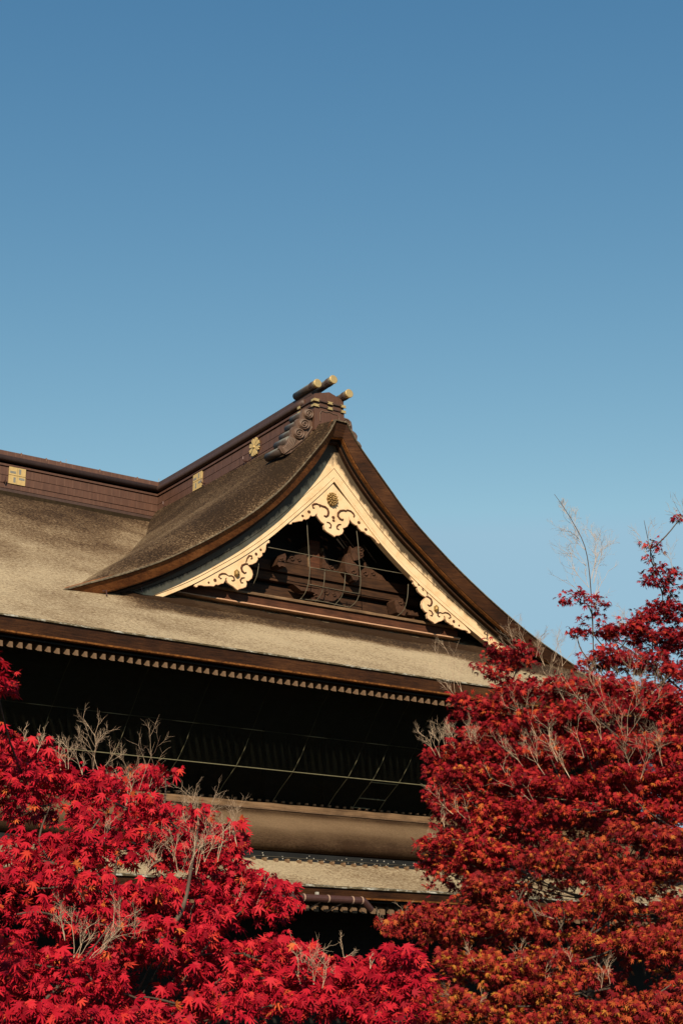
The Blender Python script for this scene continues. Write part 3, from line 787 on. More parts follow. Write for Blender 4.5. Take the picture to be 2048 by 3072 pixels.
# cloud scrolls either side of the block
Z1 = (750, 1050, 3.136)
SC = [(480,600),(490,562),(520,548),(558,556),(585,585),(592,640),(575,672),(600,690),(645,690),(640,725),(600,790),(545,835),(480,885),(430,925),(385,965),(335,983),(300,968),(275,925),(280,898),(310,900),(345,885),(362,830),(388,790),(386,745),(405,722),(432,712),(428,668),(445,648),(478,640)]
SY = 1.5
def scroll(sgn):
    e = empty('cloud_scroll'); e.parent = hall
    tag(e, 'copper wave scroll left of the ridge block' if sgn < 0 else 'copper wave scroll right of the ridge block')
    P = [(-abs(x) * -sgn if True else x, z) for x, z in tr(SC, *Z1, SY)]
    P = [(abs(x) * sgn, z) for x, z in P]
    if sgn > 0: P = P[::-1]
    MB().plate(P, SY, SY + .15).build('scroll_face', M['scroll'], e)
    t = MB()
    def tp(x, y, Y=SY - .015):
        p = atY(Z1[0] + x / Z1[2], Z1[1] + y / Z1[2], SY); return (abs(p.x) * sgn, Y, p.z)
    for cx, cy, r in ((540, 607, 46), (500, 703, 52), (450, 790, 52)):
        c0_ = tp(cx, cy); rr_ = r / Z1[2] / 66
        MB().tube([(c0_[0], SY + .1, c0_[2]), (c0_[0], SY - .05, c0_[2]), (c0_[0], SY - .09, c0_[2])], [rr_, rr_, rr_ * .9], 20).build('scroll_disc', M['scroll'], e)
        for r0 in (1.0,):
            t.tube([tp(x, y, SY - .10) for x, y in spiral(cx, cy, r * .93, r * .1, 60, 60 - 720, 36)], 0.04, 5)
    for k in range(5):
        o = k * 13
        t.tube([tp(x, y) for x, y in [(372 + o * 1.0, 815 + o * .5), (360 + o * .9, 870 + o * .55), (330 + o * .75, 915 + o * .45), (300 + o * .3, 930 + o * .9)]], 0.036, 5)
        t.tube([tp(x, y) for x, y in [(600 - o * .3, 700 + o * .4), (560 - o * .5, 760 + o * 1.1), (500 - o * .6, 840 + o * .6), (440 - o, 880 + o)]], 0.032, 5)
    t.build('scroll_line', M['scroll'], e, True)
    rb = MB()
    for cx, cy, r, ln in ((525, 600, 38, 1.1), (475, 690, 38, 1.05), (425, 775, 40, 1.05), (385, 850, 44, 1.1), (315, 940, 38, 1.3)):
        p = tp(cx, cy); rr = r / Z1[2] / 72
        rb.tube([(p[0], SY + .1, p[2]), (p[0], SY + ln, p[2] + 0.02)], rr * 1.15, 14)
    rb.build('scroll_roll', M['copper_green'], e, True)
scroll(-1); scroll(1)

# ------------------------------------------------------------------ walls, rafters and the lower tiers
WY = 0.9
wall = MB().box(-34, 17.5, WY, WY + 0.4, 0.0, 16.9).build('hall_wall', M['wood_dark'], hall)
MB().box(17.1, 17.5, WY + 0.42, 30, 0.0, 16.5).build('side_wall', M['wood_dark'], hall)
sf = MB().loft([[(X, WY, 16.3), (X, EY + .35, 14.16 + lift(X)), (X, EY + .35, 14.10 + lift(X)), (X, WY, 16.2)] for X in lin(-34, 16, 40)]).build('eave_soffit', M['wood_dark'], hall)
# brackets and posts in the dark under the eave
for k in range(12):
    X = -17.5 + k * 2.85
    MB().box(X - .28, X + .28, WY - .25, WY - .003, 6, 13.2).build('wall_post', M['wood_dark'], hall)
r0 = MB(); RFY = EY + .40
secs = [[(-.08, y, z), (.07, y, z), (.055, y, z + .19), (-.045, y, z + .19)] for y, z in ((RFY, 13.83), (WY - .01, 15.95))]
r0.loft(secs); rf0 = r0.build('rafter', M['wood_pale'], hall)
k = 0; X = -17.5; first = True
while X < 16.0:
    jit = rng.uniform(-.012, .012)
    if first: rf0.location = (X, 0, 0); first = False
    else: dup(rf0, hall, (X + jit, rng.uniform(-.02, .02), rng.uniform(-.012, .012)))
    X += 0.345
# ledge at the foot of the net
NY = 0.25
lg = []
for X in lin(-34, 16, 60):
    j = 0.015 * math.sin(X * 3.1) + 0.012 * math.sin(X * 7.7)
    lg.append([(X, WY, 9.93), (X, NY - .12, 9.93), (X, NY - .12 + j * .4, 10.14 + j), (X, NY, 10.18 + j), (X, WY, 10.18)])
led = MB().loft(lg).build('ledge_board', M['ledge'], hall)
MB().box(-34, 16, NY - .18, WY, 9.875, 9.915).build('ledge_strip', M['wood_pale'], led)
pg0 = MB().box(-.055, .055, NY - .07, NY + .03, 10.195, 10.275).build('ledge_peg', M['ledge'], hall)
X = -14.0; pg0.location = (X, 0, 0)
while X < 14: 
    X += 0.37; dup(pg0, hall, (X, 0, 0))
# middle pent roof of smooth brown bark
PR = [(0.2, 9.90, 0.05), (-0.15, 9.72, 0.10), (-0.5, 9.53, 0.85), (-1.0, 9.28, 1.0), (-1.5, 9.02, 0.85), (-1.9, 8.83, 0.45), (-2.35, 8.56, 0.15), (-2.6, 8.40, 0.05), (-2.68, 8.27, 0.0), (-2.62, 8.14, 0.05), (-2.45, 8.02, 0.0), (-2.2, 7.96, 0.0), (-1.9, 7.95, 0)]  # third value darkens the tone towards the ledge, nose and undercut
rows = [[(X, y, z) for X in lin(-34, 22, 100)] for y, z, w in PR]; at_ = [[w] * 100 for y, z, w in PR]
mid = MB().grid(rows, at_, True).build('middle_roof', M['thatch_brown'], hall, True, 'weather')
tag(mid, 'smooth brown bark pent roof between the tiers')
bk = MB().box(-34, 22.0, -2.4, -1.9, 7.4, 7.955).build('dotted_band', M['black'], hall)
nb = MB(); X = -12.0
while X < 16:
    for rowi, zz in enumerate((7.88, 7.80, 7.72)):
        if rng.random() < 0.45:
            x_ = X + rng.uniform(-.12, .12); s = rng.uniform(.010, .018)
            nb.box(x_ - s, x_ + s, -2.42, -2.399, zz - s * 1.3, zz + s * 1.3)
    X += 0.26
nb.build('nail_heads', M['pale_dot'], bk)
MB().box(-34, 12.9, -2.425, -2.401, 7.765, 7.775).build('band_line', M['wire'], bk)
# lower roof
LY = -5.2
def zlow(Y): return 6.54 + 0.385 * (Y - LY) + 0.004 * (Y - LY) ** 2
rows, ats = [], []
for Y in lin(LY, -1.95, 20):
    rows.append([(X, Y, zlow(Y) + 0.02 * math.sin(X * 1.9 + Y * 2)) for X in lin(-34, 24, 90)])
    ats.append([0.95 - 0.25 * max(0, math.sin(X * .9 + Y * 1.1)) * rng.random() for X in lin(-34, 24, 90)])
low = MB().grid(rows, ats).build('lower_roof', M['thatch'], hall, True, 'weather')
tag(low, 'pale weathered bark lower roof')
tag(eave_edge('eave_edge', -34, 24, LY, lambda X: zlow(LY), 0.40, low), 'thick brown layered edge of the lower eave')
b0 = MB().box(-.055, .055, -2.62, -2.43, 7.50, 7.70).build('roof_block', M['ledge'], hall)
X = -12.0; b0.location = (X, 0, 0)
while X < 16: 
    X += 0.505; dup(b0, hall, (X, rng.uniform(-.02, .02), rng.uniform(-.02, .02)))
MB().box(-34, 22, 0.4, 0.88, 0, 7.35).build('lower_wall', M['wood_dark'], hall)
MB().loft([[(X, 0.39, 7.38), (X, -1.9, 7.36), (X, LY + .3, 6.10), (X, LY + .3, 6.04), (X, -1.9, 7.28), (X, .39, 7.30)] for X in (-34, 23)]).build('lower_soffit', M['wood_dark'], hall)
lr0 = MB(); lr0.loft([[(-.10, y, z), (.10, y, z), (.10, y, z + .17), (-.10, y, z + .17)] for y, z in ((LY + .42, 5.66), (-1.9, 7.08))])
lrf = lr0.build('lower_rafter', M['wood_pale'], hall)
X = -13.0; lrf.location = (X, 0, 0)
while X < 19:
    X += 0.42; dup(lrf, hall, (X, 0, rng.uniform(-.01, .01)))
# gutter
GYY = LY - .22
p0, p1, p2 = atY(846, 2687, GYY), atY(1085, 2702, GYY), atY(1117, 2727, GYY)
gz = p1.z
gp = MB().tube([(-24, GYY, gz), (p1.x, GYY, gz), (p1.x + .08, GYY, gz - .02), (p2.x, GYY + .1, p2.z - .02)], [.135, .135, .135, .125], 14).build('gutter', M['pipe'], hall)
tag(gp, 'dark red copper gutter pipe ending in a bent elbow')
for x in (705, 848, 990, 1045):
    q = atY(550 + x / 1.96, 2695, GYY)
    MB().tube([(q.x - .025, GYY, gz), (q.x + .025, GYY, gz)], .145, 14).build('gutter_strap', M['strap'], gp)
for x in (640, 785, 915):
    q = atY(550 + x / 1.96, 2700, GYY)
    MB().tube([(q.x + .2, GYY, gz - .1), (q.x - .05, LY + .5, gz - .4)], .022, 6).build('gutter_rod', M['strap'], gp)
for x in (655, 785):
    q = atY(550 + x / 1.96, 2350 + 645 / 1.96, GYY)
    MB().box(q.x - .05, q.x + .05, GYY - .05, GYY + .05, gz + .13, gz + .22).build('gutter_clip', M['pale_dot'], gp)
# steps up to the veranda, out of the frame
MB().box(-34, 15, -3.6, 0.38, 0, 1.3).build('veranda', M['wood_dark'], hall)

# ------------------------------------------------------------------ bird net under the eave, wire guard in the gable
net = tag(empty('bird_net', (0, -2, 10.2)), 'dark bird net hung on pale ropes under the upper eave', 'net')
NP = []
X0 = atY(795, 2098, -3.2).x
for px, py in [(795, 2098), (760, 2187), (733, 2247), (708, 2298), (670, 2352), (640, 2374)]:
    p = atX(px, py, X0); NP.append((p.y, p.z))
NP = [(-3.9, 14.1)] + NP[:-1] + [(NY + .12, 10.2)]
def netpt(X, t, off=0.0):
    """t along the profile 0..1"""
    f = t * (len(NP) - 1); i = min(int(f), len(NP) - 2); u = f - i
    a, b = NP[i], NP[i + 1]
    return (X, a[0] + (b[0] - a[0]) * u - off, a[1] + (b[1] - a[1]) * u)
def netpar(o): o.parent = net; o.location = (0, 2, -10.2); return o
rows = []
for t in lin(0, 1, 36):
    r = []
    for X in lin(-24, 15.5, 240):
        x_, y_, z_ = netpt(X, t)
        sag = 0.10 * math.sin(math.pi * t) * (0.5 + 0.5 * math.cos(2 * math.pi * (X - X0) / 2.9 + math.pi))
        r.append((x_, y_ + .03 + sag * .6, z_ - sag))
    rows.append(r)
netpar(MB().grid(rows).build('net_sheet', M['net'], None, True))
def rope_at(px, py):
    best = None
    for k in range(200):
        t = 0.25 + 0.7 * k / 199
        x_, y_, z_ = netpt(0, t); p = atY(px, py, y_)
        d = abs(p.z - z_)
        if best is None or d < best[0]: best = (d, p.x)
    return best[1]
rx = [rope_at(x, y) for x, y in [(343, 2258), (531, 2280), (708, 2298), (879, 2313), (1044, 2330), (1117.6, 2338), (1196, 2347), (1345, 2364)]]
rx = [rx[0] - 6.1, rx[0] - 3.05] + rx + [rx[-1] + 3, rx[-1] + 6, rx[-1] + 9]
for X in rx:
    netpar(MB().tube([netpt(X, t, -0.06 + 0.09 * sstep(0.38, 0.5, t)) for t in lin(0.02, 1, 40)], 0.015, 6).build('rope', M['rope'], None, True))
def tz(z):
    for k in range(400):
        if netpt(0, k / 399)[2] < z: return k / 399
    return 1
def zfor(px, py, X):
    p = atX(px, py, X); return p.z
for z in (zfor(600, 2169, rope_at(600, 2169)), zfor(708, 2298, X0)):
    t = tz(z)
    netpar(MB().tube([netpt(X, t, 0.04 if t > .45 else -.05) for X in lin(-24, 15.5, 60)], 0.02, 6).build('rope', M['rope'], None, True))
xa, xb = rx[7], rx[8]
for dz, a, b in ((-.07, 0, 1), (-.62, 0.0, 1), (-.95, -.1, .62)):
    t = tz(zfor(708, 2298, X0) + dz)
    netpar(MB().tube([netpt(xa + (xb - xa) * u, t, 0.05) for u in (a, b)], 0.022, 6).build('rope', M['rope'], None))

guard = tag(empty('wire_guard', (0, 1.2, 19)), 'bent grey wire guard in front of the gable carvings', 'wire guard')
def wire(pts, r=0.017):
    q = []
    for x, y, Y in pts:
        p = t4(x, y, Y); q.append((p.x, p.y - 1.2, p.z - 19))
    # smooth
    out = []
    for i in range(len(q) - 1):
        for u in (0, .25, .5, .75):
            g0, g1, g2, g3 = (Vector(q[max(0, i - 1)]), Vector(q[i]), Vector(q[i + 1]), Vector(q[min(len(q) - 1, i + 2)]))
            out.append(0.5 * ((2 * g1) + (-g0 + g2) * u + (2 * g0 - 5 * g1 + 4 * g2 - g3) * u * u + (-g0 + 3 * g1 - 3 * g2 + g3) * u ** 3))
    out.append(Vector(q[-1]))
    MB().tube(out, r, 6).build('wire', M['wire'], guard, True)
wire([(445,170,1.2),(455,330,1.15),(460,430,1.1),(468,545,1.1),(455,660,1.2),(425,740,1.4),(380,790,1.75)])
wire([(832,225,1.2),(845,340,1.15),(852,450,1.1),(865,600,1.1),(860,700,1.2),(835,790,1.4),(770,850,1.75)])
wire([(585,545,1.2),(580,640,1.2),(560,730,1.4),(510,800,1.75)])
wire([(745,575,1.2),(738,680,1.2),(715,760,1.4),(655,832,1.75)])
wire([(70,490,1.2),(55,590,1.25),(20,672,1.5)])
wire([(1238,660,1.2),(1232,760,1.2),(1205,860,1.4),(1150,912,1.75)])
wire([(140,370,1.12),(450,430,1.1),(850,515,1.1),(1195,578,1.12)], .018)
wire([(470,528,1.12),(585,548,1.12),(745,575,1.12),(865,603,1.12)], .018)
wire([(460,660,1.22),(740,715,1.22),(860,735,1.22)], .014)
wire([(395,775,1.6),(560,795,1.6),(700,825,1.6),(780,842,1.6)], .018)

# small hooks on the verges
for px, py, Yh in [(315, 1775, 0.1), (420, 1765, 0.9), (1455, 1898, 0.9)]:
    p = atY(px, py, Yh)
    MB().tube([(p.x - .1, p.y - .02, p.z + .0), (p.x, p.y - .12, p.z + .02), (p.x + .02, p.y - .14, p.z - .18)], .03, 6).build('hook', M['pipe'], hall)

# ------------------------------------------------------------------ maples
def leaf_template():
    tips = [(-128, .42), (-82, .72), (-40, .93), (0, 1.0), (40, .93), (82, .72), (128, .42)]
    pts = []
    for i, (a, r) in enumerate(tips):
        if i: 
            am = (a + tips[i - 1][0]) / 2; pts.append((am, 0.30))
        pts.append((a - 11, r * 0.58)); pts.append((a, r)); pts.append((a + 11, r * 0.58))
    P = [(0, 0, 0)]
    for a, r in pts:
        x, y = r * math.sin(R(a)), r * math.cos(R(a))
        P.append((x, y, -0.22 * r * r + (0.03 if r < .4 else 0)))
    n = len(pts)
    F = [(0, i + 2, i + 1) for i in range(n - 1)] + [(0, 1, n)]
    return np.array(P), np.array(F)
LP, LF = leaf_template()
def build_leaves(name, pos, nrm, tip, size, m, parent, origin):
    pos, nrm, tip, size = map(np.array, (pos, nrm, tip, size))
    nrm /= np.linalg.norm(nrm, axis=1)[:, None]
    tip = tip - nrm * (tip * nrm).sum(1)[:, None]; tip /= np.linalg.norm(tip, axis=1)[:, None] + 1e-9
    sd_ = np.cross(tip, nrm)
    rs = np.random.RandomState(3)
    curl = rs.uniform(0.3, 2.2, len(pos)); wid = rs.uniform(0.7, 1.0, len(pos))
    V = (LP[None, :, 0:1] * wid[:, None, None] * sd_[:, None, :] + LP[None, :, 1:2] * tip[:, None, :] + LP[None, :, 2:3] * curl[:, None, None] * nrm[:, None, :]) * size[:, None, None] + pos[:, None, :]
    V = V - np.array(origin)
    n, k = len(pos), len(LP)
    Fc = (LF[None] + (np.arange(n) * k)[:, None, None]).reshape(-1, 3)
    me = bpy.data.meshes.new(name)
    me.vertices.add(n * k); me.vertices.foreach_set('co', V.reshape(-1).astype(np.float32))
    nf = len(Fc)
    me.loops.add(nf * 3); me.loops.foreach_set('vertex_index', Fc.reshape(-1).astype(np.int32))
    me.polygons.add(nf); me.polygons.foreach_set('loop_start', np.arange(0, nf * 3, 3, dtype=np.int32))
    me.update(calc_edges=True); me.materials.append(m)
    o = bpy.data.objects.new(name, me); COL.objects.link(o); o.parent = parent
    return o

def rv(r, s=1.0): return Vector((r.gauss(0, s), r.gauss(0, s), r.gauss(0, s)))
def grow_twig(mb, p, d, ln, rad, depth, r, bend):
    """recursive bare twig"""
    pts = [p.copy()]; q = p.copy(); dd = d.copy()
    n = 4
    for i in range(n):
        dd = (dd + bend * 0.12 + rv(r, 0.10)).normalized()
        q = q + dd * (ln / n); pts.append(q.copy())
        for _k in range(2 if depth > 0 and i >= 1 else 0):
            if r.random() > 0.62: continue
            side = rv(r, 1.0); side = (side - dd * side.dot(dd)).normalized()
            grow_twig(mb, q, (dd * 0.8 + side * r.uniform(.45, .8)).normalized(), ln * r.uniform(.4, .62), rad * .62, depth - 1, r, bend)
    mb.tube(pts, [rad * (1 - 0.6 * i / n) for i in range(n + 1)], 4)
TOCAM = (CAM - Vector((0, 0, 0)))
def maple(name, label, seed, base, hub, pads, leafsize, dens, m, twigs, twig_scale, solid_limbs=(), inner_top=1700, gaps=(), back=(.5, .95), group=None):
    r = random.Random(seed)
    root = tag(empty(name, base), label, 'tree', group)
    org = Vector(base)
    pos, nrm, tip, size = [], [], [], []
    lim = MB()
    hub = Vector(hub)
    cen = [atR(q[0] * 1.30612, q[1] * 1.30612, q[2]) for q in pads]
    for pi, (dx, dy, dist, rx_, ry_) in enumerate(pads):
        c = atR(dx * 1.30612, dy * 1.30612, dist)
        sx_, sz_ = rx_ * 1.30612 * dist / FPX, ry_ * 1.30612 * dist / FPX
        dk = (.85 if dx > 1385 and dy > 1395 else .38) if (seed == 23 and dx > 1280 and dy < 1480) else 1.0
        if ry_ > 12: sz_ *= 0.72 if seed == 11 else 0.92
        c = c + Vector((0, 0, r.uniform(-.5, .5) * sz_ * (seed != 11)))
        dep = max(0.26 if dk == 1.0 else .1, (sx_ + sz_) * 0.8)
        # limb to the pad
        near = [q for q in cen if (q - hub).length < (c - hub).length - .05 and q.z < c.z + .05]
        src = min(near, key=lambda q: (q - c).length) if near and min((q - c).length for q in near) < 1.2 else hub
        mid_ = src.lerp(c, 0.5) + Vector((0, 0, -0.08 * (c - src).length)) + rv(r, 0.03)
        lp = [src.lerp(mid_, u).lerp(mid_.lerp(c, u), u) for u in lin(0, 1, 7)]
        if dx > -40: MB().tube([q - org for q in lp], [0.0045 * (1 - .55 * u) + .001 for u in lin(0, 1, 7)], 5).build('branch', M['bark'], root, True)
        vol = sx_ * sz_
        inner_ = dk == 1.0 and dy > inner_top
        ns = max(4, int(dk * dens * vol / leafsize ** 2 * 13))
        view = (CAM - c).normalized(); right = view.cross(Vector((0, 0, 1))).normalized() * -1
        ni = int(ns * 0.7) if inner_ else 0
        for q_ in range(ns + ni):
            u = rv(r); u.normalize(); rad = r.random() ** 0.36 * (r.uniform(1.0, 1.7) if r.random() < .12 else 1)
            if u.z < -.1 and r.random() < .45: u.z = -u.z
            a, b, d_ = u.x * rad, u.z * rad, u.y * rad
            b -= 0.35 * a * a
            sc_ = c + right * (a * sx_) + Vector((0, 0, 1)) * (b * sz_) + Vector((view.x, view.y, 0)).normalized() * (d_ * dep)
            if q_ >= ns:
                sc_ = c - Vector((view.x, view.y, 0)).normalized() * r.uniform(*back) + right * (r.uniform(-1.2, 1.2) * sx_) + Vector((0, 0, .04 + r.uniform(-1.5, 1.2) * sz_))
            else:
                v_ = sc_ - CAM; zz = v_.dot(_FW)
                ux, uy = (1024 + FPX * v_.dot(_Rt) / zz) / 1.30612, (1536 - FPX * v_.dot(_UP) / zz) / 1.30612
                if any(((ux - gx) / grx) ** 2 + ((uy - gy) / gry) ** 2 < 1 for gx, gy, grx, gry in gaps) and r.random() < .82: continue
            out = right * (a / max(sx_, .01) * .25) + Vector((0, 0, .35)) + Vector((view.x, view.y, 0)) * d_ * .6 + rv(r, .35)
            out.normalize()
            ln = leafsize * r.uniform(.9, 1.7)
            sidev = out.cross(Vector((0, 0, 1))); sidev = sidev.normalized() if sidev.length > .05 else right
            nl = r.randint(7, 12)
            for k in range(nl):
                t = k / nl
                s_ = 1 if k % 2 else -1
                pp = sc_ + out * ln * (t - .2) + sidev * s_ * leafsize * r.uniform(.1, .5) + rv(r, leafsize * .22)
                tp_ = (sidev * s_ * r.uniform(.2, 1.1) + out * .35 + Vector((0, 0, -r.uniform(.3, 1.3))) + rv(r, .25))
                nn = Vector((0, 0, .85)) + Vector((view.x, view.y, 0)) * .5 + rv(r, .6)
                pos.append(pp); tip.append(tp_); nrm.append(nn); size.append(leafsize * (r.uniform(.30, .80)))
    print(name, 'leaves', len(pos))
    build_leaves('crown', [tuple(p) for p in pos], [tuple(p) for p in nrm], [tuple(p) for p in tip], size, m, root, org)
    # trunk
    b_ = Vector(base)
    tk = MB().tube([b_ - org + Vector((0, 0, -.05)), b_.lerp(hub, .35) - org + Vector((.05, .03, 0)), b_.lerp(hub, .7) - org + Vector((-.04, .05, 0)), hub - org], [.12, .09, .075, .05], 10).build('trunk', M['bark'], root, True)
    for pts, rad in solid_limbs:
        P = [atR(x * 1.30612, y * 1.30612, dd) for x, y, dd in pts]
        # smooth polyline
        q = []
        for i in range(len(P) - 1):
            for u in (0, .33, .66):
                g0, g1, g2, g3 = P[max(0, i - 1)], P[i], P[i + 1], P[min(len(P) - 1, i + 2)]
                q.append(0.5 * ((2 * g1) + (-g0 + g2) * u + (2 * g0 - 5 * g1 + 4 * g2 - g3) * u * u + (-g0 + 3 * g1 - 3 * g2 + g3) * u ** 3) - org)
        q.append(P[-1] - org)
        rad *= .45
        MB().tube(q, [rad * (1 - .72 * i / (len(q) - 1)) for i in range(len(q))], 7).build('limb', M['bark'], root, True)
    for (x, y, dist, dx, dy, ln, dep) in twigs:
        p = atR(x * 1.30612, y * 1.30612, dist)
        view = (CAM - p).normalized(); right = view.cross(Vector((0, 0, 1))).normalized() * -1
        d = (right * dx + Vector((0, 0, -dy)) + view * r.uniform(-.2, .3)).normalized()
        L_ = ln * 0.8 * 1.30612 * dist / FPX
        tw_ = MB(); grow_twig(tw_, p - org, d, L_, twig_scale, dep, r, Vector((0, 0, .5)))
        grow_twig(tw_, p - org, (d + rv(r, .28)).normalized(), L_ * r.uniform(.55, 1.0), twig_scale * .85, dep, r, Vector((0, 0, .5)))
        tw_.build('bare_twig', M['twig'], root)
    return root

# crimson maple, near, on the left (seen pads read off the photograph; distances 6 to 8 m)
LPADS = [
 (-190,1610,5.0,70,45),(-190,1670,5.0,70,40),(-250,1580,5.0,90,60),  # unseen pads past the left edge, added to shade the leaves below
 (-4,1590,6.6,20,44),(-22,1550,6.6,20,24),
 (25,1725,7.2,50,38),(95,1745,7.2,55,35),(60,1790,7.0,80,42),(160,1810,7.1,60,38),(120,1845,6.9,70,25),(225,1815,7.0,55,36),(275,1800,7.1,45,30),(40,1830,7.0,50,25),
 (345,1775,7.3,42,32),(380,1785,7.2,18,22),(300,1860,6.9,60,34),(375,1865,7.1,55,30),(425,1880,7.1,40,30),(230,1880,6.8,55,26),(330,1915,6.9,70,22),
 (450,1930,7.1,55,38),(500,1950,7.2,45,40),(515,1905,7.3,25,22),(440,1975,7.0,60,28),(390,1945,6.9,40,22),(515,1995,7.2,25,22),
 (90,1935,6.8,70,26),(190,1940,6.7,70,28),(270,1965,6.6,50,20),(130,1985,6.6,90,26),(40,1975,6.7,40,16),
 (60,2030,6.4,80,30),(170,2030,6.4,80,32),(260,2050,6.5,60,30),(330,2060,6.6,60,34),(390,2040,6.8,50,26),
 (470,2040,7.0,60,32),(545,2030,7.1,55,32),(610,2050,7.1,50,32),(640,2080,7.1,28,22),(560,2085,7.0,70,24),(440,2090,6.8,70,30),(630,2025,7.2,25,15),
 (40,2100,6.2,70,34),(130,2110,6.3,70,34),(220,2120,6.4,60,34),(320,2130,6.5,70,32),(410,2140,6.6,70,30),(490,2125,6.8,45,18),
 (30,2180,6.0,60,28),(80,2215,6.0,90,34),(190,2230,6.1,80,30),(30,2260,5.9,60,40),(130,2280,5.9,80,34),(215,2260,6.0,50,30),
 (280,2190,6.3,50,24),(360,2190,6.5,60,22),(450,2195,6.6,50,22),(560,2190,6.8,60,30),(630,2180,6.9,50,28),(660,2205,6.9,40,28),
 (430,2240,6.4,60,28),(510,2245,6.5,60,28),(600,2245,6.7,60,30),(690,2235,6.8,60,30),(760,2245,6.8,50,34),(820,2250,6.9,45,28),
 (880,2240,6.9,40,34),(930,2215,7.0,36,40),(945,2260,7.0,26,40),(900,2290,6.9,50,34),
 (330,2290,6.1,60,36),(420,2310,6.2,70,34),(520,2310,6.3,70,36),(620,2310,6.5,70,36),(710,2310,6.6,70,36),(800,2310,6.7,60,36),(860,2335,6.7,60,30),
 (60,2330,5.8,90,40),(190,2340,5.8,90,34),(300,2345,6.0,70,26),(930,2330,6.9,30,34)]
LTW = [(55,1715,7.1,.1,-1,45,2),(85,1730,7.1,.5,-1,50,2),(155,1780,7.1,.15,-1,80,3),(140,1770,7.1,-.2,-1,60,2),
 (215,1775,7.0,-.1,-1,105,3),(228,1775,7.0,-.35,-1,95,3),(190,1780,7.0,-.4,-1,60,2),(290,1850,7.0,.2,-1,90,3),(275,1850,7.0,-.1,-1,80,3),(310,1860,7.0,.1,-1,165,3),(330,1850,7.0,.3,-1,110,2),(265,1840,7,.0,-1,60,3),
 (460,1910,7.0,.0,-1,90,3),(430,1915,7.0,-.2,-1,70,3),(480,1915,7.0,.2,-1,85,3),(545,1945,7.1,-.1,-1,105,3),(530,1930,7.1,-.2,-1,70,2),
 (430,2010,6.7,.1,-1,110,3),(410,2010,6.7,-.25,-1,90,3),(450,2010,6.7,.35,-1,120,3),(400,1980,6.7,.0,-1,80,3),(470,1980,6.8,.3,-1,80,3),(500,1980,6.9,.3,-1,90,2),
 (330,2020,6.5,.5,-1,60,3),(350,1990,6.6,.3,-1,60,2),(590,2075,6.9,.4,-1,70,2),(540,2080,6.9,.5,-1,60,2),
 (170,2200,5.9,-.05,-1,110,3),(180,2200,5.9,.3,-1,80,2),(150,2160,5.9,-.3,-1,70,3),(200,2210,5.9,.7,-1,120,3),(230,2190,6,.5,-1,80,3),(310,2150,6.1,.0,-1,80,2),(260,2130,6,.1,-1,70,2),
 (720,2270,6.6,.0,-1,75,3),(740,2270,6.6,.3,-1,60,2),(690,2260,6.6,-.3,-1,60,2),(790,2200,6.8,-.1,-1,45,2),(850,2225,6.8,.0,-1,35,2),(700,2250,6.6,.1,-1,80,2),
 (330,1960,6.8,.15,-1,60,3),(240,1940,6.6,.1,-1,60,2),(30,1975,6.6,.2,-1,30,2),(360,1900,6.9,.2,-1,70,2)]
LLIMB = [([(340,2185,6.4),(400,2120,6.5),(425,2070,6.6),(440,1990,6.7),(455,1900,6.9)], .030), ([(90,2310,5.8),(150,2250,5.9),(220,2170,6.0),(270,2100,6.3)], .014)]
lb = atR(250 * 1.306, 3072, 6.6); lh = atR(260 * 1.306, 2950, 6.9)
maple('maple_tree', 'bright crimson maple with bare pale twigs before the lower left of the hall', 11, (lb.x, lb.y, 0), (lh.x, lh.y, 1.55), LPADS, 0.061, 1.0, M['leaf_crimson'], LTW, 0.0016, LLIMB, 1790, [(70,2095,115,70),(370,2235,110,36),(330,2290,80,22),(150,1858,110,24),(265,1868,70,24),(600,2148,75,26),(480,2262,60,20),(570,2335,60,16),(215,2190,60,22),(700,2262,60,16),(40,2190,50,20),(390,1830,25,20)])

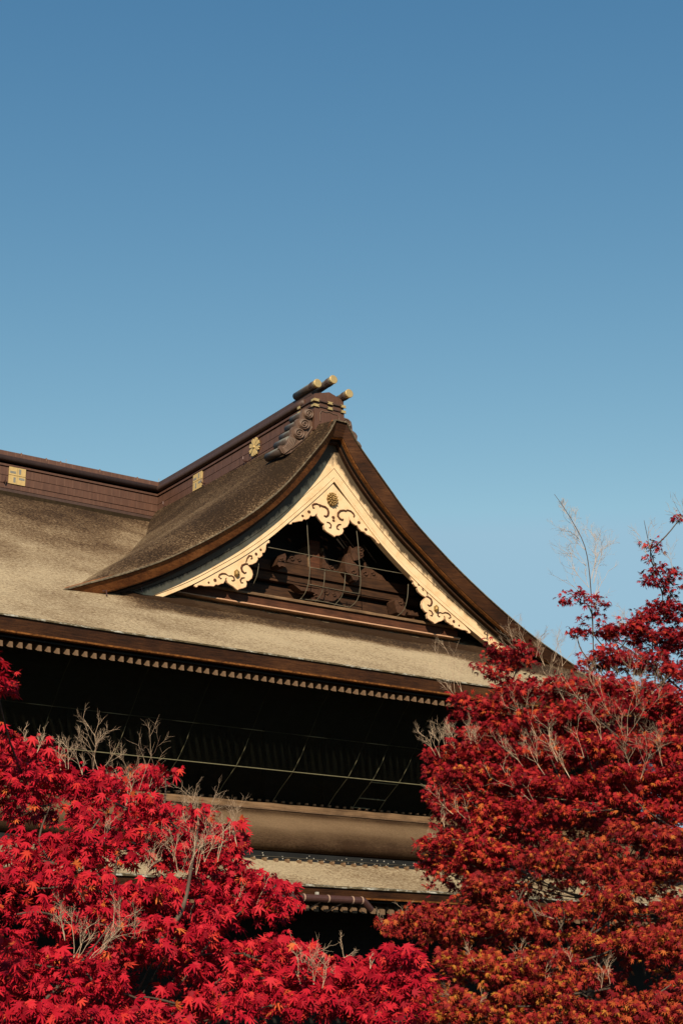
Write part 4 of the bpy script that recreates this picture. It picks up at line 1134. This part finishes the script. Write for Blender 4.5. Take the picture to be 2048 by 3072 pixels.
# tall dark red maple on the right
RPADS = [
 (1550,1765,9.6,40,24),(1560,1815,9.6,40,26),(1520,1835,9.6,45,20),(1560,1860,9.6,35,22),(1560,1665,9.8,40,24),(1470,1830,9.5,40,16),
 (1340,1385,10.2,48,22),(1310,1360,10.2,25,8),(1360,1415,10.2,20,12),(1360,1455,10.2,50,20),(1400,1450,10.2,22,14),(1325,1460,10.2,24,14),
 (1495,1260,10.4,16,22),(1500,1300,10.4,22,16),(1530,1310,10.4,35,18),(1500,1335,10.4,26,12),(1545,1345,10.4,40,22),(1520,1365,10.4,20,14),(1562,1187,10.5,6,4),
 (1480,1420,10.4,35,22),(1530,1420,10.4,45,28),(1440,1465,10.3,45,28),(1500,1470,10.4,55,30),(1550,1480,10.4,40,36),(1400,1500,10.2,40,20),(1370,1530,10.2,40,18),(1440,1520,10.2,40,18),(1500,1525,10.3,50,24),(1555,1540,10.2,40,26),
 (1130,1495,9.8,28,10),(1160,1510,9.8,32,14),(1190,1530,9.8,35,16),(1200,1500,9.8,26,14),(1100,1530,9.7,10,10),(1145,1555,9.7,22,22),(1170,1580,9.7,30,18),
 (1065,1620,9.6,22,14),(1085,1650,9.6,40,26),(1130,1640,9.6,40,26),(1120,1610,9.6,35,14),(1190,1610,9.6,50,26),(1250,1600,9.7,50,30),(1310,1590,9.8,50,30),(1370,1585,9.9,45,26),(1430,1580,10,45,28),(1500,1585,10,40,24),
 (1160,1680,9.5,60,24),(1230,1660,9.5,60,30),(1300,1650,9.6,60,34),(1370,1645,9.7,55,34),(1440,1640,9.8,50,34),(1510,1640,9.9,55,34),(1560,1620,9.9,30,34),
 (1010,1745,9.4,30,22),(1050,1740,9.4,45,28),(1000,1775,9.4,25,12),(1110,1735,9.4,50,28),(1180,1740,9.4,55,30),(1260,1730,9.5,60,34),(1340,1720,9.5,60,34),(1420,1715,9.6,60,36),(1500,1715,9.7,60,36),(1560,1710,9.7,40,36),
 (1060,1790,9.3,60,24),(1130,1800,9.3,55,28),(1200,1810,9.3,60,30),(1290,1800,9.4,60,30),(1370,1795,9.5,55,30),(1450,1790,9.5,55,34),(1530,1790,9.6,55,36),
 (1095,1840,9.3,40,22),(1170,1860,9.2,55,24),(1250,1865,9.2,60,24),(1330,1860,9.3,50,22),(1420,1860,9.5,45,20),(1520,1870,9.5,60,30),
 (1030,1855,9.4,35,14),(1060,1870,9.4,40,18),(1100,1890,9.3,40,20),(1010,1870,9.4,12,8),(1150,1910,9.2,60,24),(1220,1910,9.2,50,20),(1060,1930,9.2,45,24),(1010,1945,9.2,40,22),(985,1960,9.3,22,14),(1110,1950,9.1,50,24),
 (1000,1985,9.3,30,14),(1080,1985,9.1,55,24),(1150,1960,9.1,40,20),(1540,1940,9.5,40,24)]
RTW = [(1010,1740,9.3,-.2,-1,85,3),(1025,1740,9.3,.0,-1,75,3),(1000,1735,9.3,-.4,-1,60,3),(1080,1720,9.3,.0,-1,60,3),(1050,1735,9.3,-.3,-1,60,3),(1100,1725,9.3,-.4,-1,60,3),
 (1045,1600,9.6,-.1,-1,115,3),(1060,1590,9.6,-.4,-1,60,2),(1040,1600,9.6,-.5,-.7,45,2),(1215,1500,9.7,-.3,-1,75,3),(1180,1490,9.7,-.2,-1,70,3),(1230,1510,9.7,.2,-1,60,3),(1270,1520,9.7,.3,-1,70,3),(1290,1530,9.7,.3,-1,80,2),(1250,1530,9.7,-.4,-1,70,3),(1200,1520,9.7,-.6,-1,80,3),
 (1300,1620,9.5,-.7,-1,100,3),(1350,1640,9.5,-.6,-1,110,3),(1400,1640,9.5,-.6,-1,120,3),(1430,1690,9.4,-.3,-1,90,3),(1440,1690,9.4,.2,-1,110,3),(1480,1640,9.6,-.2,-1,100,3),(1460,1620,9.6,.1,-1,90,3),(1510,1620,9.7,-.1,-1,80,3),
 (1230,1690,9.3,-.6,-1,90,3),(1280,1750,9.2,-.5,-1,100,3),(1310,1790,9.2,-.6,-1,110,3),(1250,1780,9.2,-.7,-.8,90,3),(1200,1760,9.2,-.6,-1,90,3),(1340,1740,9.3,-.4,-1,90,3),(1380,1700,9.3,-.4,-1,90,3),
 (1450,1780,9.3,-.1,-1,85,3),(1470,1790,9.3,.2,-1,95,3),(1520,1760,9.4,.0,-1,80,3),(1180,1810,9.1,-.6,-.9,80,2),(1230,1850,9.1,-.6,-.6,80,2),(1020,1900,9.2,-.3,-.9,40,2),(1000,1945,9.1,-.5,-.8,40,2),(1040,1870,9.2,-.8,-.5,70,2),(1080,1890,9.1,-.7,-.6,60,2),
 (1545,1310,10.3,-.1,-1,60,2),(1420,1500,10.2,-.3,-1,60,2),(1415,1470,10.2,.2,-1,60,2),(1440,1440,10.2,-.2,-1,50,2),(1570,1185,10.4,-.4,-1,60,2),(1565,1190,10.4,-1,-.2,40,2),(1490,1290,10.3,-.15,-1,80,2),(1490,1260,10.3,-.1,-1,60,2),
 (1345,1265,10.2,-.45,-1,60,3),(1330,1240,10.2,-.5,-1,70,3),(1320,1215,10.2,-.2,-1,45,3),(1300,1180,10.2,-.5,-1,28,2),(1295,1175,10.2,.1,-1,25,2),(1357,1330,10.2,.2,-1,120,3),(1362,1340,10.2,.35,-1,110,3),(1365,1370,10.2,.5,-1,90,2),(1352,1350,10.2,-.8,-1,90,3),(1350,1370,10.2,-.9,-.6,95,3),(1345,1300,10.2,-.6,-1,80,3),(1355,1420,10.2,.6,-1,70,2),(1362,1310,10.2,.3,-1,90,3)]
RLIMB = [([(1385,1640,10.0),(1364,1520,10.2),(1360,1440,10.2),(1354,1330,10.2),(1342,1255,10.2),(1315,1200,10.2),(1290,1160,10.2),(1272,1135,10.2)], .010),
         ([(1560,1640,10.1),(1520,1560,10.2),(1470,1510,10.2),(1400,1465,10.2)], .02),
         ([(1580,1420,10.4),(1530,1350,10.4),(1500,1290,10.4),(1484,1225,10.4),(1478,1195,10.4)], .010),
         ([(1568,1590,10.2),(1500,1530,10.2),(1465,1500,10.3)], .016),
         ([(1620,1210,10.5),(1570,1190,10.5),(1545,1150,10.5)], .005),
         ([(1540,1900,9.3),(1470,1850,9.3),(1430,1800,9.3)], .012),
         ([(1450,1720,9.4),(1380,1660,9.5),(1300,1600,9.6),(1230,1560,9.7)], .012),
         ([(1190,1960,9.2),(1140,1900,9.2),(1090,1850,9.3),(1050,1800,9.3)], .012)]
rb_ = atR(1400 * 1.306, 3072, 10.6); rh = atR(1380 * 1.306, 2700, 10.4)
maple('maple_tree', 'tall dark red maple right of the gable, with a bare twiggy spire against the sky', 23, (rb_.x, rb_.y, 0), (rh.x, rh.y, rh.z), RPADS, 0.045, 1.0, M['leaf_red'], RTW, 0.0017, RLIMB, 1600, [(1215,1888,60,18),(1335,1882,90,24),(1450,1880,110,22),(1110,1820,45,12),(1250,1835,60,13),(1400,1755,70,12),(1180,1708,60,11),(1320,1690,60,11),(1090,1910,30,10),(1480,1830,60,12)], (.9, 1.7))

# lower rusty maple in front of it
OPADS = [
 (1240,1965,8.9,50,22),(1300,1950,8.9,50,24),(1370,1945,8.9,50,22),(1440,1920,9,50,26),(1500,1930,9,50,30),(1555,1945,9,35,40),
 (1250,2000,8.8,45,18),(1340,1995,8.8,50,24),(1400,2000,8.8,45,28),(1470,1990,8.9,45,28),(1540,2000,8.9,45,28),
 (1120,2020,8.9,45,26),(1170,2045,8.9,45,26),(1110,2060,8.9,40,22),(1190,2075,8.8,45,26),(1390,2060,8.7,50,30),(1440,2040,8.7,40,26),(1420,2095,8.7,35,18),(1530,2080,8.7,50,26),(1560,2110,8.7,30,24),
 (890,2120,8.9,24,10),(930,2110,8.9,40,16),(985,2100,8.9,50,22),(1050,2100,8.8,55,24),(1110,2115,8.8,55,26),(1170,2130,8.7,50,22),(1230,2110,8.7,45,22),(1290,2090,8.6,40,20),
 (1000,2130,8.8,50,18),(1070,2150,8.7,50,18),(1280,2140,8.6,40,14),(1350,2150,8.6,40,20),(1460,2160,8.5,60,24),(1520,2150,8.5,60,28),(1560,2170,8.5,40,28),(1410,2180,8.5,40,18),(1490,2195,8.4,50,24),
 (1050,2205,8.5,45,20),(1100,2195,8.5,40,24),(1080,2235,8.5,40,20),(1230,2190,8.4,60,20),(1180,2220,8.4,60,24),(1290,2220,8.4,55,24),(1250,2255,8.3,60,22),(1350,2250,8.3,50,22),(1150,2255,8.4,40,18),(1400,2270,8.3,35,18),
 (985,2270,8.4,30,16),(1010,2300,8.3,50,26),(1070,2310,8.3,45,24),(960,2320,8.3,30,26),(1120,2335,8.2,60,20),(1200,2300,8.2,60,24),(1280,2310,8.2,60,24),(1360,2320,8.2,60,22),(1440,2310,8.2,60,24),(1510,2300,8.2,40,20),(1540,2260,8.2,35,30),(1555,2320,8.1,30,30),(1030,2345,8.2,70,20),(1240,2345,8.1,80,18),(1400,2348,8.1,80,18),(1520,2345,8.1,60,22)]
OTW = [(880,2125,8.8,-.6,-1,30,2),(930,2115,8.8,-.2,-1,40,2),(1090,2210,8.4,-.6,-.7,40,2),(1200,2230,8.3,.0,-1,60,2),(1250,2260,8.2,.1,-1,60,2),(1310,2210,8.3,-.3,-1,30,2),(1090,2330,8.1,.5,-.8,50,2),(1060,2310,8.2,-.6,-.4,60,2),(1400,2260,8.2,.0,-1,60,2),(1380,2270,8.2,.3,-1,50,2),(1270,2110,8.5,-.8,-.2,60,2)]
OLIMB = [([(1330,2250,8.6),(1300,2160,8.7),(1260,2080,8.8),(1200,2040,8.9)], .014), ([(1480,2240,8.6),(1450,2120,8.8),(1400,2020,8.9)], .014)]
ob = atR(1300 * 1.306, 3072, 9.0); oh = atR(1310 * 1.306, 2960, 9.0)
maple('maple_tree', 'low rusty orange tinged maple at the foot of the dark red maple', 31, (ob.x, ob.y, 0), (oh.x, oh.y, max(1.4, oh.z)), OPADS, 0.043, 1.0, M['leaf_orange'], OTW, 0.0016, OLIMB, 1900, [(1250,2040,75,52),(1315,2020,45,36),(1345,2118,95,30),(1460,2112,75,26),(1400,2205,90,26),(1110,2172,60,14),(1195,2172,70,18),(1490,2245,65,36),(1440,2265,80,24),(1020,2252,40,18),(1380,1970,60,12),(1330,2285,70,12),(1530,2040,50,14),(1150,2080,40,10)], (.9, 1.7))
